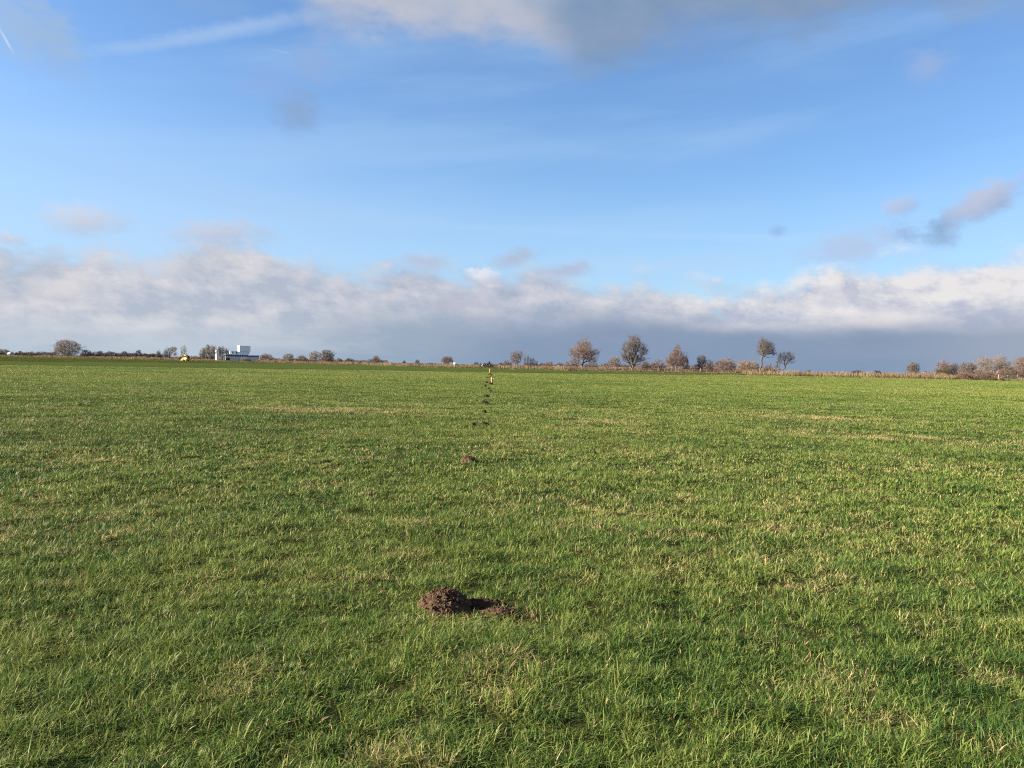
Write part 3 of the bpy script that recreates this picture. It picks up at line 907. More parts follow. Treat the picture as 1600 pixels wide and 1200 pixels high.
    mid = start + dirv * ln * 0.5 + g.normal(0, 0.08, (nt_, 3)) * ln
    end[:, 2] = np.clip(end[:, 2], 0.02, H * 1.03); mid[:, 2] = np.clip(mid[:, 2], 0.02, None)
    hw = tw_w * 0.5 * g.uniform(0.6, 1.3, nt_)[:, None]
    vt = np.stack([start - side * hw, start + side * hw, mid - side * hw * 0.8, mid + side * hw * 0.8, end], 1).reshape(-1, 3)
    b0 = np.arange(nt_) * 5
    tq = np.stack([b0, b0 + 1, b0 + 3, b0 + 2], -1); tt = np.stack([b0 + 2, b0 + 3, b0 + 4], -1)
    tone = np.clip(g.normal(0.5, 0.15, nt_), 0, 1)
    o = empty(name, (bx, Y, gz)); tag(o, label, cat, group)
    shrub = cat in ('shrub', 'bush')
    v, q_ = tubes(arr, pr, rad, big, 6)
    np_mesh('stems' if shrub else 'trunk', v, quads=q_, mat=bark or M_BARK, parent=o, smooth=True)
    v2, q2 = tubes(arr, pr, rad, small, 3)
    np_mesh('twigs' if shrub else 'crown', np.concatenate([v2, vt]), quads=np.concatenate([q2, tq + len(v2)]), tris=tt + len(v2), mat=CM_[col], parent=o,
            face_attr=np.concatenate([np.full(len(q2), 0.3), tone, tone]))
    return o

T, S = 'bare_tree', 'shrub'
plant(T, 'big round pinkish brown tree standing alone above the far hedge', 'tree', 84, 126, 529.5, 470, 'round', 'pale', 1.5, stems=4)
plant(S, 'low round shrub beside the big round tree', 'shrub', 124, 144, 543, 475, 'dome', 'pale', 1.2, stems=4)
g_row = 'dark bare trees in the far row beyond the reeds'
ords = ['first', 'second', 'third', 'fourth', 'fifth', 'sixth', 'seventh', 'eighth', 'ninth', 'tenth', 'eleventh', 'twelfth', 'thirteenth', 'fourteenth', 'fifteenth', 'sixteenth']
xs = [141, 149, 156, 163, 170, 178, 187, 194, 201, 209, 216, 224, 231, 238]
tp = [548.5, 549, 547.5, 550, 548, 549, 550, 548, 550.5, 549, 546.5, 551, 552.5, 551]
for i, (a, b_) in enumerate(zip(xs, tp)):
    plant(T, f'dark low tree, {ords[i]} in the far row counted away from the round tree', 'tree', a - 5.5, a + 6.5, b_, 640 + 12 * (i % 3), ('dome', 'column', 'round')[i % 3], 'dark', 1.5, stems=3, group=g_row)
plant(T, 'small narrow pointed tree between the dark row and the spreading tree', 'tree', 243, 253, 544, 480, 'cone', 'grey', 1.3, stems=2)
plant(T, 'grey spreading tree with forked limbs near the yellow vehicle', 'tree', 255, 277, 541.5, 480, 'fan', 'grey', 0.8, base_px=264, lump=0.2, lobes=[(263, 551, 6, 8), (271, 546, 5, 5), (259, 553, 4, 5), (273, 553, 3, 4)])
plant(T, 'thin sparse wispy tree right behind the yellow vehicle', 'tree', 281, 294, 537, 520, 'column', 'grey', 0.2, base_px=285)
plant(S, 'low brown shrub between yellow vehicle and tall pale poplars', 'shrub', 299, 314, 555, 500, 'dome', 'brown', 1.3, stems=3)
plant(S, 'dark reddish shrub just left of the yellow vehicle', 'shrub', 268, 283, 557.5, 470, 'dome', 'red', 1.4, stems=3)
gp = 'pale poplars beside the white tower'
plant(T, 'pale slim poplar farthest from the white tower', 'tree', 311, 322, 542, 520, 'column', 'pale', 1.1, stems=3, group=gp)
plant(T, 'tallest pale poplar in the middle of its clump', 'tree', 317, 331, 537, 525, 'column', 'pale', 1.2, stems=3, group=gp)
plant(T, 'pale poplar leaning against the white tower', 'tree', 326, 339, 538.5, 522, 'column', 'pale', 1.2, stems=3, group=gp)
gd = 'dark trees between tower and block'
plant(T, 'dark upright tree next to the white tower', 'tree', 338.5, 346, 541, 575, 'fan', 'dark', 0.9, stems=2, group=gd)
plant(T, 'middle one of the dark trees behind the low block', 'tree', 343, 353, 540, 580, 'round', 'dark', 0.8, stems=2, group=gd)
plant(T, 'dark tree closest to the white cube block', 'tree', 350, 359, 543, 578, 'fan', 'dark', 0.8, stems=2, group=gd)
plant(S, 'brown bush standing before the dark window band', 'shrub', 377, 392, 557.5, 505, 'dome', 'pale', 1.6, stems=4)
plant(S, 'round reddish bush right of the block buildings', 'shrub', 405, 428, 551.5, 470, 'round', 'red', 1.5, stems=4)
plant(S, 'tan bush, first after the gap beyond the round reddish bush', 'shrub', 441, 460, 551.5, 455, 'round', 'pale', 1.3, stems=4)
plant(S, 'dark brown bush between the tan bush and the tall clump', 'shrub', 461, 483, 553, 470, 'dome', 'brown', 1.4, stems=4)
plant(T, 'pale wispy tree on the near side of the brown clump', 'tree', 481, 503, 547, 470, 'round', 'pale', 1.0, stems=3)
plant(T, 'full round brown tree at the end of the left clump', 'tree', 497, 523, 546, 455, 'round', 'brown', 1.6, stems=4)
plant(S, 'low dark bush trailing the brown clump', 'shrub', 521, 538, 559, 520, 'dome', 'dark', 1.4, stems=3)
plant(S, 'low rounded dark bush last in the trailing line', 'shrub', 538, 553, 558.5, 540, 'dome', 'dark', 1.6, stems=3)
plant(T, 'small orange brown tree alone over the reeds', 'tree', 581, 594, 554, 400, 'round', 'orange', 1.2, stems=3)
plant(S, 'dark shrub touching the small orange brown tree', 'shrub', 590, 600, 561, 405, 'dome', 'dark', 1.3, stems=3)
plant(S, 'dark pointed conifer among the distant roofs', 'shrub', 628, 635, 562.5, 700, 'cone', 'ever', 1.8, stems=1)
plant(T, 'faint grey tree among the distant roofs', 'tree', 648, 656, 561, 700, 'round', 'grey', 1.1, stems=2)
plant(T, 'neat round reddish tree standing alone left of the stakes', 'tree', 688, 709, 555.5, 400, 'round', 'red', 1.7, stems=2)
plant(S, 'greenish low bush left of the tractor', 'shrub', 738, 750, 565, 430, 'dome', 'olive', 1.3, stems=3)
plant(T, 'reddish upright tree rising behind the stakes', 'tree', 795, 818, 547, 430, 'fan', 'red', 0.7, stems=3, lump=0.2, lobes=[(801, 556, 4, 9), (807, 552, 4, 5), (813, 555, 4, 8), (806, 562, 9, 7)])
plant(S, 'low grey bush at the foot of the reddish upright tree', 'shrub', 783, 802, 562, 440, 'dome', 'grey', 1.0, stems=3)
gs = 'young poplars in a thin row'
for i, (a, t_) in enumerate(((820, 554), (825, 553), (829.5, 556), (833.5, 557), (838, 562))):
    plant('sapling', f'thin grey young poplar, {ords[i]} of its row from the reddish upright tree', 'tree', a - 3, a + 3, t_, 425, 'column', 'grey', 0.4, stems=2, group=gs)
plant(S, 'round orange bush between the young poplars and the big tree', 'shrub', 847, 868, 563, 420, 'dome', 'orange', 1.5, stems=4)
plant(T, 'big spreading tree with orange crown and a lone lower bough', 'tree', 889, 938, 527, 385, 'spread', 'orange', 0.85, base_px=910, trunk_r=0.45, lump=0.2, lobes=[(911, 542, 13, 13), (899, 553, 9, 12), (912, 553, 12, 8), (893, 549, 4, 6), (920, 553, 11, 10), (931, 551, 6, 4.5), (924, 562, 9, 6), (904, 563, 6, 7)])
plant(S, 'reddish bush left of the foot of the spreading tree', 'shrub', 880, 905, 560, 395, 'dome', 'red', 1.0, stems=4)
plant(S, 'reddish bush right of the foot of the spreading tree', 'shrub', 912, 937, 561, 395, 'dome', 'brown', 1.2, stems=4)
plant(S, 'low grey bush between the two biggest trees', 'shrub', 934, 954, 566, 430, 'dome', 'grey', 1.1, stems=4)
plant(T, 'small pale tree between the two biggest trees', 'tree', 948, 971, 554.5, 425, 'round', 'pale', 1.1, stems=3)
plant(T, 'tallest tree, fan of many grey stems from a thick foot', 'tree', 969, 1013, 520.5, 345, 'fan', 'grey', 0.85, stems=6, base_px=988, trunk_r=0.6, bark=M_BARK, lump=0.2, upright=0.8, lobes=[(987, 543, 9, 20), (978, 548, 7, 15), (994, 539, 6, 16), (1002, 546, 6, 12), (1008, 550, 4.5, 6), (989, 561, 9, 10), (975, 559, 4, 9), (1000, 562, 8, 5)])
plant(S, 'reddish bush at the foot of the tallest tree', 'shrub', 1000, 1018, 561, 390, 'dome', 'red', 1.2, stems=4)
plant(S, 'reddish low bush nearer the cone shaped tree', 'shrub', 1014, 1042, 560, 390, 'dome', 'red', 1.3, stems=5)
plant(T, 'cone shaped dense reddish tree inside the fence', 'tree', 1039, 1072, 537.5, 380, 'cone', 'red', 1.2, stems=3, lump=0.2, lobes=[(1057, 547, 6, 9), (1056, 557, 12, 10), (1055, 567, 15, 7), (1066, 562, 6, 7), (1047, 564, 7, 8)])
plant(T, 'small dark tree clinging to the cone shaped tree', 'tree', 1063, 1078, 552, 388, 'column', 'dark', 1.0, stems=2)
plant(S, 'low reddish undergrowth bush after the cone shaped tree', 'shrub', 1079, 1100, 568, 385, 'dome', 'red', 1.4, stems=4)
plant(T, 'small dark-limbed tree over the reddish undergrowth', 'tree', 1086, 1105, 553, 380, 'spread', 'brown', 0.9)
plant(S, 'dark bush between the small tree and the wide round bush', 'shrub', 1101, 1117, 560, 395, 'dome', 'dark', 1.1, stems=3)
plant(S, 'wide round reddish bush, broadest behind the fence', 'shrub', 1114, 1153, 554.5, 345, 'dome', 'red', 1.25, stems=6)
plant(S, 'flat topped tan coppice of upright shoots', 'shrub', 1150, 1188, 563, 340, 'block', 'tan', 2.0, stems=9, upright=1.2)
plant(T, 'tall tree with bare lower trunk and rounded crown', 'tree', 1181, 1214, 526.5, 330, 'high', 'grey', 0.65, base_px=1187.5, trunk_r=0.33, lump=0.2, lobes=[(1191, 538, 8, 10.5), (1200, 543, 8.5, 10), (1206, 550, 5, 4), (1209, 553.5, 5, 2), (1187, 547, 5, 9), (1195, 552, 6, 5)])
plant(S, 'low reddish scrub under the tall bare trunk', 'shrub', 1192, 1210, 567, 345, 'dome', 'red', 1.0, stems=4)
plant(T, 'smaller tree with two trunks leaning outward', 'tree', 1211, 1244, 549, 330, 'fan', 'pale', 0.34, stems=2, base_px=1218, trunk_r=0.28, lump=0.2, lobes=[(1217, 562, 4, 12), (1224, 560, 7, 10), (1233, 557, 8, 8), (1237, 562, 4, 7), (1214, 571, 3, 7)])
plant(S, 'tiny dark bush peeping over the reeds beside the leaning tree', 'shrub', 1259, 1269, 577, 380, 'dome', 'dark', 1.5, stems=3)
plant(S, 'tiny grey bush barely over the reeds', 'shrub', 1291, 1302, 581, 380, 'dome', 'grey', 1.3, stems=3)
plant(S, 'dark evergreen bush, larger one of two behind the reeds', 'shrub', 1327, 1355, 577.5, 320, 'dome', 'ever', 2.2, stems=4)
plant(S, 'dark evergreen bush, smaller one of two behind the reeds', 'shrub', 1361, 1379, 578.5, 322, 'dome', 'ever', 2.2, stems=4)
plant(S, 'low brown bush next to the smaller evergreen bush', 'shrub', 1380, 1404, 581.5, 325, 'dome', 'brown', 1.4, stems=4)
plant(T, 'small dark tree alone between evergreens and gate', 'tree', 1415, 1438, 563, 330, 'round', 'brown', 1.25, stems=2)
plant(T, 'rusty topped small tree with olive skirt', 'tree', 1460, 1491, 561.5, 345, 'round', 'red', 1.0, stems=3)
plant(S, 'olive green bush below the rusty topped tree', 'shrub', 1461, 1488, 571, 335, 'dome', 'olive', 1.9, stems=4)
plant(S, 'grey thin bush beside the olive bush', 'shrub', 1482, 1500, 566, 345, 'round', 'grey', 0.8, stems=4)
plant(T, 'brown dense small tree with broken outline', 'tree', 1496, 1526, 564, 335, 'round', 'brown', 1.3, stems=4)
plant(S, 'low reddish scrub before the brown dense tree', 'shrub', 1490, 1522, 580, 312, 'dome', 'red', 1.6, stems=5)
plant(S, 'low brown scrub nearest the dark earth mound', 'shrub', 1520, 1556, 577, 314, 'dome', 'brown', 1.5, stems=5)
plant(T, 'pale airy tree left of its taller pale neighbour', 'tree', 1521, 1552, 555.5, 400, 'round', 'pale', 0.9, stems=3)
plant(T, 'tallest pale airy tree behind the gate', 'tree', 1542, 1578, 552, 405, 'round', 'pale', 1.05, stems=3)
plant(S, 'dark brown bush right behind the gate', 'shrub', 1560, 1590, 568, 350, 'dome', 'brown', 1.6, stems=5)
plant(T, 'orange tinted tree cut by the edge of the view', 'tree', 1582, 1622, 554.5, 380, 'round', 'orange', 1.2, stems=4)
plant(S, 'dark shrub at the hinge end of the gate', 'shrub', 1588, 1612, 577, 330, 'dome', 'dark', 1.6, stems=4)

# far woods that read as one mass
def mass(name, label, strips, mat, seed):
    g = np.random.default_rng(seed)
    V3, Tt, tn, off = [], [], [], 0
    for px0, px1, t0_, t1_, Y, dens in strips:
        n = int((px1 - px0) * dens * 2.2)
        p = g.uniform(px0, px1, n)
        topn = t0_ + (t1_ - t0_) * vnoise(p * 0.22 + seed, p * 0 + Y * 0.01)
        for q in range(n):
            yy = Y + g.uniform(-12, 12)
            X = x_at(p[q], yy)
            gz = float(ground_z(X, yy))
            Ht = max(z_at(p[q], topn[q], yy) - gz, 0.6) * g.uniform(0.35, 1.0) ** 0.5
            s = g.uniform(0.12, 0.42) * (Y / 600) ** 0.8
            c0 = np.array([X, yy, gz + Ht * g.uniform(0.15, 1.0) - s * 0.4])
            V3.append(c0 + g.normal(0, 1, (3, 3)) * np.array([s, s, s * 0.8])); tn.append(np.clip(g.normal(0.5, 0.25), 0, 1))
    v = np.concatenate(V3); v[:, 2] = np.maximum(v[:, 2], 0.2)
    o = np_mesh(name, v, tris=np.arange(len(v)).reshape(-1, 3), mat=mat, face_attr=tn)
    tag(o, label, 'wood', kind='stuff')
CM_['far'] = crown_mat('far_wood', (0.075, 0.066, 0.068), (0.12, 0.104, 0.10))  # haze of distance mixed into the colour as grey
CM_['farblue'] = crown_mat('far_trees_hazed', (0.05, 0.056, 0.07), (0.075, 0.082, 0.095))  # bluish air haze put into the tree colour
mass('distant_wood', 'dim wood low on the horizon', [(-30, 14, 544, 547, 900, 40), (14, 88, 548, 551, 820, 34), (126, 262, 551.5, 555, 760, 40), (258, 340, 556, 559, 700, 34),
     (425, 445, 558, 561, 700, 24), (520, 606, 560, 564, 760, 24), (748, 800, 565.5, 570, 620, 26), (818, 905, 566, 571, 640, 30), (934, 1045, 567, 572, 620, 26),
     (1078, 1120, 568, 573, 600, 26), (1600, 1700, 570, 578, 500, 30)], CM_['far'], 11)
mass('distant_hazy_trees', 'dark line of far trees tinted with bluish haze', [(604, 690, 566, 569.5, 1100, 30), (700, 712, 566.5, 569, 900, 30), (868, 880, 568, 570, 1000, 30), (1240, 1330, 581, 584.5, 1200, 26), (1395, 1470, 583.5, 587, 1000, 26)], CM_['farblue'], 12)

mass('undergrowth', 'continuous reddish scrub between and behind the bare trees', [(778, 850, 569, 573, 440, 26), (845, 1000, 569, 574, 420, 34), (995, 1160, 569, 574.5, 410, 40), (1145, 1215, 571, 577, 400, 26),
     (1440, 1500, 577, 583, 390, 30), (1495, 1640, 574, 582, 380, 44), (400, 530, 559.5, 563, 500, 34), (60, 340, 555.5, 559, 560, 30)], CM_['red'], 13)

# ------------------------------------------------------------------ reeds and verge
GAPS = [(x_at(a, 1.0), x_at(b_, 1.0)) for a, b_ in ((279, 299), (749, 771), (1560, 1590))]
def ribbons(name, label, cat, spec, mat, seed):
    """upright stems along the field edge; spec: px0, px1, dy0, dy1 from the edge, height, per metre, width"""
    g = np.random.default_rng(seed)
    vs, ts, qs, tn, off = [], [], [], [], 0
    for px0, px1, d0, d1, h0, h1, per_m, w in spec:
        xa = x_at(px0, np.interp(px0, [-400, 400, 800, 1600], [430, 425, 325, 318])); xb = x_at(px1, np.interp(px1, [-400, 400, 800, 1600], [430, 425, 325, 318]))
        n = int((xb - xa) * per_m * 1.9)
        x = g.uniform(xa, xb, n); y = edge_y(x) + g.uniform(d0, d1, n)
        ok = np.ones(n, bool)
        if h1 > 0.5:
            for ra, rb in GAPS: ok &= ~((x / y > ra) & (x / y < rb))
        x, y = x[ok], y[ok]; n = len(x)
        z = ground_z(x, y)
        clump = sstep(0.25, 0.7, fbm(x * 0.35 + seed, y * 0.35, 3))
        clump = clump * (0.35 + 0.9 * fbm(x * 0.045 + seed, y * 0.0 + 2.0, 3))
        h = (h0 + (h1 - h0) * clump) * g.uniform(0.72, 1.05, n)
        a = g.uniform(0, np.pi, n)
        lx, ly = g.normal(0.10, 0.16, n) * h, g.normal(0, 0.16, n) * h
        ww = w * 0.62 * g.uniform(0.6, 1.4, n) / 2
        wx, wy = np.cos(a) * ww, np.sin(a) * ww
        v = np.stack([np.stack([x - wx, y - wy, z - 0.02], -1), np.stack([x + wx, y + wy, z - 0.02], -1),
                      np.stack([x - wx + lx * .5, y - wy + ly * .5, z + h * .6], -1), np.stack([x + wx + lx * .5, y + wy + ly * .5, z + h * .6], -1),
                      np.stack([x + lx, y + ly, z + h], -1)], 1).reshape(-1, 3)
        b0 = np.arange(n) * 5 + off; off += len(v)
        vs.append(v); qs.append(np.stack([b0, b0 + 1, b0 + 3, b0 + 2], -1)); ts.append(np.stack([b0 + 2, b0 + 3, b0 + 4], -1))
        tn.append(np.clip(0.5 + (fbm(x * 0.25 + 7, y * 0.25, 3) - 0.5) * 1.3 + g.normal(0, 0.15, n), 0, 1))
    tn = np.concatenate(tn)
    o = np_mesh(name, np.concatenate(vs), tris=np.concatenate(ts), quads=np.concatenate(qs), mat=mat, face_attr=np.concatenate([tn, tn]))
    tag(o, label, cat, kind='stuff')
ribbons('reeds', 'tan dry reeds fringing the far edge of the meadow', 'reeds',
        [(-200, 60, 2, 9, .3, .8, 10, .10), (60, 340, 0, 9, .6, 1.4, 20, .10), (400, 640, 0, 9, .7, 1.6, 20, .10), (600, 880, 0, 12, .9, 1.7, 20, .09),
         (868, 1140, 5, 14, .15, .5, 12, .08), (1132, 1470, -1, 9, 1.1, 2.3, 30, .08), (1470, 1560, -1, 8, .6, 1.5, 22, .08), (1590, 1800, 0, 8, .6, 1.4, 16, .08)], M_REED, 21)
ribbons('rough_grass', 'rough yellowish grass on the bank below the reeds', 'rough grass',
        [(-200, 620, -4, 5, .15, .35, 22, .16), (600, 900, -6, 4, .15, .4, 26, .14), (860, 1180, -7, 8, .12, .35, 34, .14), (1130, 1800, -5, 2, .15, .4, 26, .14),
         (1540, 1620, -5, 14, .12, .3, 40, .14)], M_VERGE, 22)

# ------------------------------------------------------------------ fence, gate
M_POST = simple_mat('weathered_post', (0.36, 0.31, 0.24), 0.8, 0.2, 9)
M_WIRE = simple_mat('rail_wood', (0.26, 0.22, 0.17), 0.8, 0.2, 6)
f0 = x_at(872, 303); f1 = x_at(1142, 303)
fence = empty('fence', (f0, 303, 0)); tag(fence, 'long low post and rail fence before the tall trees', 'fence')
n = 26
tall = [x_at(p, 303) - f0 for p in (1028.5, 1055, 1091.5)]
pos = [(f1 - f0) * i / n for i in range(n + 1)]
prev = None
for i, xx in enumerate(pos + tall):
    yy = edge_y(f0 + xx) + 4.5 - 303
    z = float(ground_z(f0 + xx, 303 + yy))
    h = 1.55 if xx in tall else random.uniform(0.95, 1.15)
    s = 0.11 if xx in tall else 0.055
    MB().prism([(xx - s, z - 0.3), (xx + s, z - 0.3), (xx + s, z + h - 0.05), (xx, z + h), (xx - s, z + h - 0.05)], yy - s, yy + s).build('post', M_POST, fence)
for hz in (0.55, 0.95):
    m = MB()
    for a, b_ in zip(pos[:-1], pos[1:]):
        ya, yb = edge_y(f0 + a) + 4.5 - 303 - 0.08, edge_y(f0 + b_) + 4.5 - 303 - 0.08
        m.tube((a, ya, float(ground_z(f0 + a, 303 + ya)) + hz), (b_, yb, float(ground_z(f0 + b_, 303 + yb)) + hz), 0.035, 0.035, 5)
    m.build('rail', M_WIRE, fence)

gy_ = 322.0
gx0, gx1 = x_at(1560.5, gy_), x_at(1590, gy_)
gz = float(ground_z((gx0 + gx1) / 2, gy_))
gate = empty('field_gate', ((gx0 + gx1) / 2, gy_, gz)); tag(gate, 'pale barred wooden field gate between bushes', 'gate')
hw = (gx1 - gx0) / 2
for xx in (-hw, hw): MB().box(xx - .12, xx + .12, -.12, .12, -0.3, 1.75).build('post', M_POST, gate, 0.02)
MB().box(-0.14, 0.14, -.10, .10, -0.1, 1.55).build('post', M_POST, gate, 0.02)
for zz in (0.25, 0.62, 0.98, 1.40): MB().box(-hw + .13, hw - .13, -.15, -.105, zz, zz + .13).build('rail', M_POST, gate)
m = MB()
for k in (-1, 1): m.tube((k * (hw - .2), -0.17, 0.3), (k * 0.2, -0.17, 1.45), 0.05, 0.05, 6)
m.build('brace', M_POST, gate)

# ------------------------------------------------------------------ brown heaps at the edge
hp = x_at(892, 314)
mound('earth_heap', 'long brown heap of earth before the spreading tree', hp, 310, 2.5, 0.75, 22, 160, 4.4, (1.0, 0.5), cat='earth heap')
hp = x_at(1557, 312)
mound('earth_heap', 'dark earth mound left of the gate', hp, 309, 1.4, 0.8, 18, 80, 6.4, (1.0, 0.6), cat='earth heap')

# ------------------------------------------------------------------ buildings
M_WHITE = simple_mat('white_cladding', (0.86, 0.85, 0.81), 0.5, 0.04, 0.8)
M_CREAM = simple_mat('cream_render', (0.74, 0.70, 0.60), 0.7, 0.05, 1.2)
M_GREYW = simple_mat('grey_wall', (0.62, 0.59, 0.55), 0.7, 0.08, 1.0)
M_PALEG = simple_mat('pale_grey_wall', (0.74, 0.74, 0.72), 0.6, 0.05, 1.0)
M_GLASS = simple_mat('dark_glass', (0.02, 0.024, 0.03), 0.12, 0.1, 1.0, 0.6)
M_ROOF = simple_mat('roof_felt', (0.20, 0.20, 0.21), 0.9, 0.1, 1.0)
M_TILE = simple_mat('dark_roof_tiles', (0.09, 0.085, 0.09), 0.8, 0.1, 2.0)
BY = 545.0
sc_ = BY / F
def bz(py, px=370): return z_at(px, py, BY) - float(ground_z(x_at(px, BY), BY))
tx = x_at(338, BY)
tower = empty('white_tower', (tx, BY, float(ground_z(tx, BY))), R(30)); tag(tower, 'slim white tower beside pale poplars', 'tower')
h = bz(547, 337)
wl, wr = 5.5 * sc_ / math.sin(R(30)), 3.6 * sc_ / math.cos(R(30))
MB().box(0, wr, 0, wl, -0.2, h).build('wall', M_CREAM, tower)
MB().box(-0.12, wr + 0.12, -0.12, wl + 0.12, h, h + 0.22).build('roof', M_WHITE, tower)
f = MB().box(-0.06, -0.01, wl * 0.25, wl * 0.8, h - 1.9, h - 1.0).build('window', M_WHITE, tower)
MB().box(-0.09, -0.063, wl * 0.29, wl * 0.76, h - 1.83, h - 1.07).build('pane', M_GLASS, f)

bx0 = x_at(352, BY)
bl = empty('block_building', (bx0, BY, float(ground_z(bx0, BY))), R(30)); tag(bl, 'flat roofed block building with a white cube on top', 'building')
c30, s30 = math.cos(R(30)), math.sin(R(30))
def lx(px): return (px - 352) * sc_ / c30
zl, zm, zt, zw = bz(553.2), bz(548.6), bz(540.3), bz(557.2)
L2 = lx(397)
MB().box(0, L2, 0, 6, -0.3, zw).build('lower_wall', M_GREYW, bl)
wb = MB().box(0.06, L2 - 0.06, 0.06, 5.94, zw, zl - 0.5).build('window_band', M_GLASS, bl)
for k in range(15): MB().box(L2 * k / 15 + 0.02, L2 * k / 15 + 0.14, 0.0, 0.055, zw, zl - 0.5).build('mullion', M_WHITE, wb)
MB().box(-0.15, lx(382), -0.15, 6.15, zl - 0.5, zl).build('roof', M_WHITE, bl)
MB().box(lx(382), L2 + 0.15, -0.1, 6.1, zl - 0.9, zl - 0.45).build('roof', M_WHITE, bl)
MB().box(lx(358.5), lx(384.5), 1.5, 2.6, zl, zm).build('upper_wall', M_PALEG, bl)
for px in (361.5, 366.5):
    MB().box(lx(px), lx(px + 1.6), 1.42, 1.495, zl + 0.25, zm - 0.3).build('window', M_GLASS, bl)
d = 8.0 * sc_ / s30
MB().box(lx(371.5) - 0.2, lx(386) - 0.2, 1.2, 1.2 + d, zm - 0.1, zt).build('cube_block', M_WHITE, bl)
MB().box(lx(371.5) - 0.3, lx(386) - 0.1, 1.1, 1.3 + d, zt, zt + 0.18).build('roof_edge', M_WHITE, bl)
MB().box(lx(371), lx(378.5), -1.4, -0.004, 0.1, bz(558)).build('white_annex', M_WHITE, bl)
MB().box(lx(353), lx(358), -0.07, -0.004, 0.1, 1.9).build('door', M_GLASS, bl)

def house(label, px, py_top, wpx, Y, wall, roof, rz=0.0):
    x = x_at(px, Y); gz = float(ground_z(x, Y))
    W = wpx / F * Y; H = z_at(px, py_top, Y) - gz; e = H * 0.55; D = W * 0.7
    o = empty('small_house', (x, Y, gz), rz); tag(o, label, 'house')
    MB().prism([(-W / 2, -0.2), (W / 2, -0.2), (W / 2, e), (0, H - 0.1), (-W / 2, e)], -D / 2, D / 2).build('wall', wall, o)
    m = MB()
    for s in (-1, 1):
        m.prism([(0, H), (s * (W / 2 + 0.25), e - 0.15), (s * (W / 2 + 0.25), e + 0.05), (0, H + 0.2)], -D / 2 - 0.2, D / 2 + 0.2)
    m.build('roof', roof, o)
    f = MB().box(-W * 0.28, -W * 0.08, -D / 2 - 0.06, -D / 2 - 0.004, e * 0.35, e * 0.8).build('window', M_GLASS, o)
    MB().box(W * 0.08, W * 0.24, -D / 2 - 0.05, -D / 2 - 0.004, 0, e * 0.75).build('door', M_TILE, o)
house('tiny white cottage by the wood at the end of the view', 14.5, 551.2, 5, 640, M_WHITE, M_WHITE, R(90))
house('even tinier white shed beside the white cottage', 20.5, 552.3, 2.6, 640, M_WHITE, M_TILE)
house('far white cottage low among bluish far trees', 609, 567, 6, 900, M_WHITE, M_TILE, R(70))
house('white shed in front of the dark distant trees', 604, 568, 3.2, 820, M_WHITE, M_TILE)
house('grey roofed barn beside the neat round reddish tree', 708, 567.2, 10, 440, M_ROOF, M_GREYW, R(80))
house('small bright hut behind the end of the fence', 868.5, 573.0, 4, 345, M_WHITE, M_TILE, R(60))
house('smaller bright hut nearer the spreading tree', 873, 573.2, 2.6, 346, M_CREAM, M_TILE, R(20))

# ------------------------------------------------------------------ vehicles
M_YEL = simple_mat('yellow_paint', (0.55, 0.33, 0.05), 0.5, 0.06, 2, 0.5)
M_BLK = simple_mat('black_rubber', (0.015, 0.015, 0.016), 0.8, 0.1, 5)
M_DKP = simple_mat('dark_paint', (0.025, 0.022, 0.026), 0.5, 0.2, 4, 0.4)
M_HUB = simple_mat('grey_hub', (0.30, 0.30, 0.30), 0.5, 0.1, 5)
def wheel(parent, x, y, r, w, hub):
    m = MB()
    m.tube((x, y - w / 2, r), (x, y + w / 2, r), r * 0.94, r * 0.94, 20)
    m.tube((x, y - w * 0.35, r), (x, y + w * 0.35, r), r, r, 20)
    o = m.build('wheel', M_BLK, parent)
    MB().tube((x, y - w / 2 - 0.02, r), (x, y + w / 2 + 0.02, r), r * 0.5, r * 0.5, 14).build('rim', hub, o)
Yv = 424.0
vx = x_at(290.5, Yv); vz = float(ground_z(vx, Yv))
lo = empty('yellow_loader', (vx, Yv, vz), R(-28)); lo.scale = (1, 1, 1.12); tag(lo, 'small yellow loader with black rear standing on the far field edge', 'loader')
u = 1.05 * Yv / F
MB().prism([(-6.3 * u, 0.55), (4.2 * u, 0.55), (4.2 * u, 1.5), (-1.6 * u, 1.6), (-2.6 * u, 1.5), (-6.0 * u, 1.25)], -0.75, 0.75).build('body', M_YEL, lo, 0.05)
cab = MB().box(-2.2 * u, 1.8 * u, -0.7, 0.7, 1.6, 2.75).build('cab', M_YEL, lo, 0.05)
MB().box(-1.8 * u, 1.4 * u, -0.75, -0.705, 1.8, 2.5).build('window', M_GLASS, cab)
MB().box(-2.35 * u, 1.95 * u, -0.78, 0.78, 2.75, 2.88).build('cab_roof', M_YEL, lo)
MB().prism([(2.0 * u, 1.5), (5.6 * u, 1.3), (6.0 * u, 1.9), (5.2 * u, 2.5), (2.2 * u, 2.5)], -0.72, 0.72).build('engine_cover', M_BLK, lo, 0.05)
MB().prism([(-8.4 * u, 0.2), (-6.4 * u, 0.3), (-6.4 * u, 1.0), (-7.6 * u, 0.9)], -0.85, 0.85).build('bucket', M_YEL, lo)
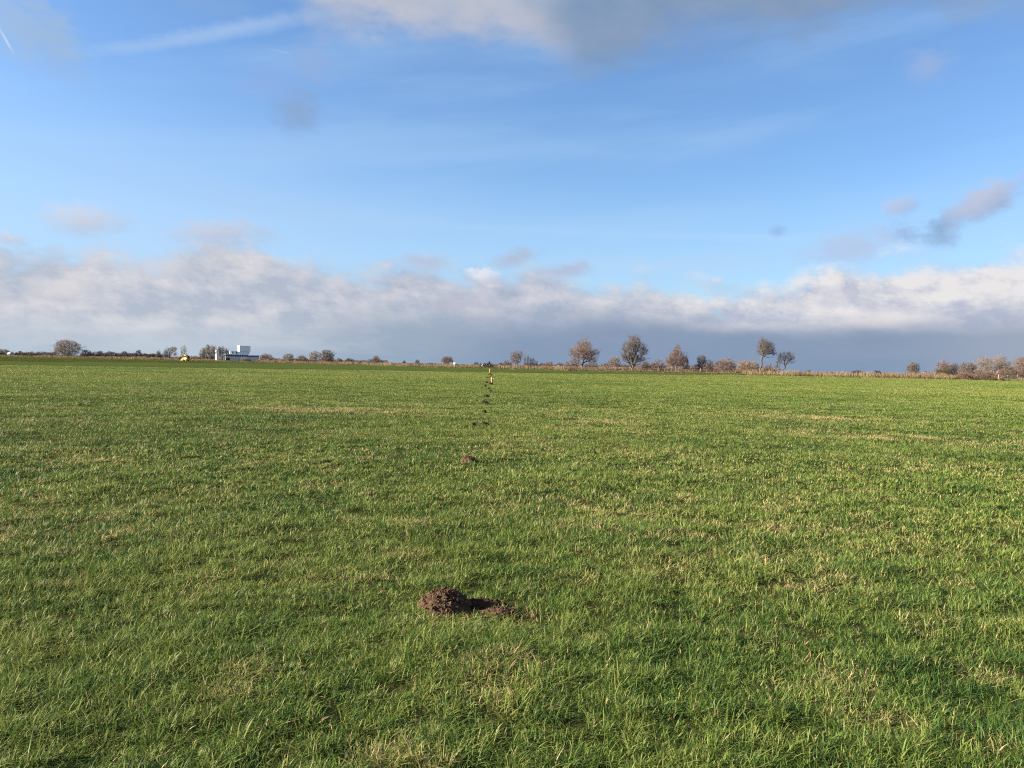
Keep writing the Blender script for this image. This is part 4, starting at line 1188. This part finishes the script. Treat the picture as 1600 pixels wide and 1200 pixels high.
for k in (-1, 1):
    MB().tube((-6.9 * u, k * 0.6, 0.6), (-1.0 * u, k * 0.82, 1.5), 0.07, 0.09, 6).build('loader_arm', M_YEL, lo)
    wheel(lo, -3.9 * u, k * 0.72, 0.52, 0.34, M_YEL); wheel(lo, 2.6 * u, k * 0.72, 0.52, 0.34, M_YEL)

Yt = 331.0
tx = x_at(761, Yt); tz = float(ground_z(tx, Yt)) + 0.15
tr = empty('tractor', (tx, Yt, tz)); tag(tr, 'dark tractor with a pale slanting implement raised on its long arm', 'tractor')
u = Yt / F
MB().prism([(-0.6 * u, 0.55), (3.6 * u, 0.55), (3.6 * u, 1.25), (2.6 * u, 1.4), (-0.4 * u, 1.2)], -0.4, 0.4).build('body', M_DKP, tr, 0.04)
cab = MB().prism([(2.0 * u, 1.25), (4.9 * u, 1.25), (4.8 * u, 2.05), (2.5 * u, 2.05)], -0.6, 0.6).build('cab', M_DKP, tr, 0.04)
MB().prism([(2.5 * u, 1.45), (4.5 * u, 1.45), (4.45 * u, 1.92), (2.75 * u, 1.92)], -0.65, -0.605).build('window', M_GLASS, cab)
MB().box(2.2 * u, 5.2 * u, -0.68, 0.68, 2.05, 2.18).build('cab_roof', M_DKP, tr, 0.03)
MB().tube((0.9 * u, -0.25, 1.3), (0.9 * u, -0.25, 1.75), 0.10, 0.12, 8).build('exhaust', M_DKP, tr)
for k in (-1, 1):
    wheel(tr, 0.2 * u, k * 0.55, 0.45, 0.3, M_HUB); wheel(tr, 3.9 * u, k * 0.62, 0.72, 0.42, M_HUB)
m = MB()
m.tube((0.3 * u, 0, 0.75), (-3.2 * u, 0, 1.0), 0.12, 0.12, 8).tube((-3.2 * u, 0, 1.0), (-5.6 * u, 0, 0.55), 0.20, 0.14, 8)
m.build('implement_arm', M_DKP, tr)
MB().prism([(-9.0 * u, 0.10), (-7.6 * u, 0.10), (-5.6 * u, 1.05), (-6.6 * u, 1.15), (-7.4 * u, 1.0)], -0.7, 0.7).build('implement', M_WHITE, tr, 0.04)
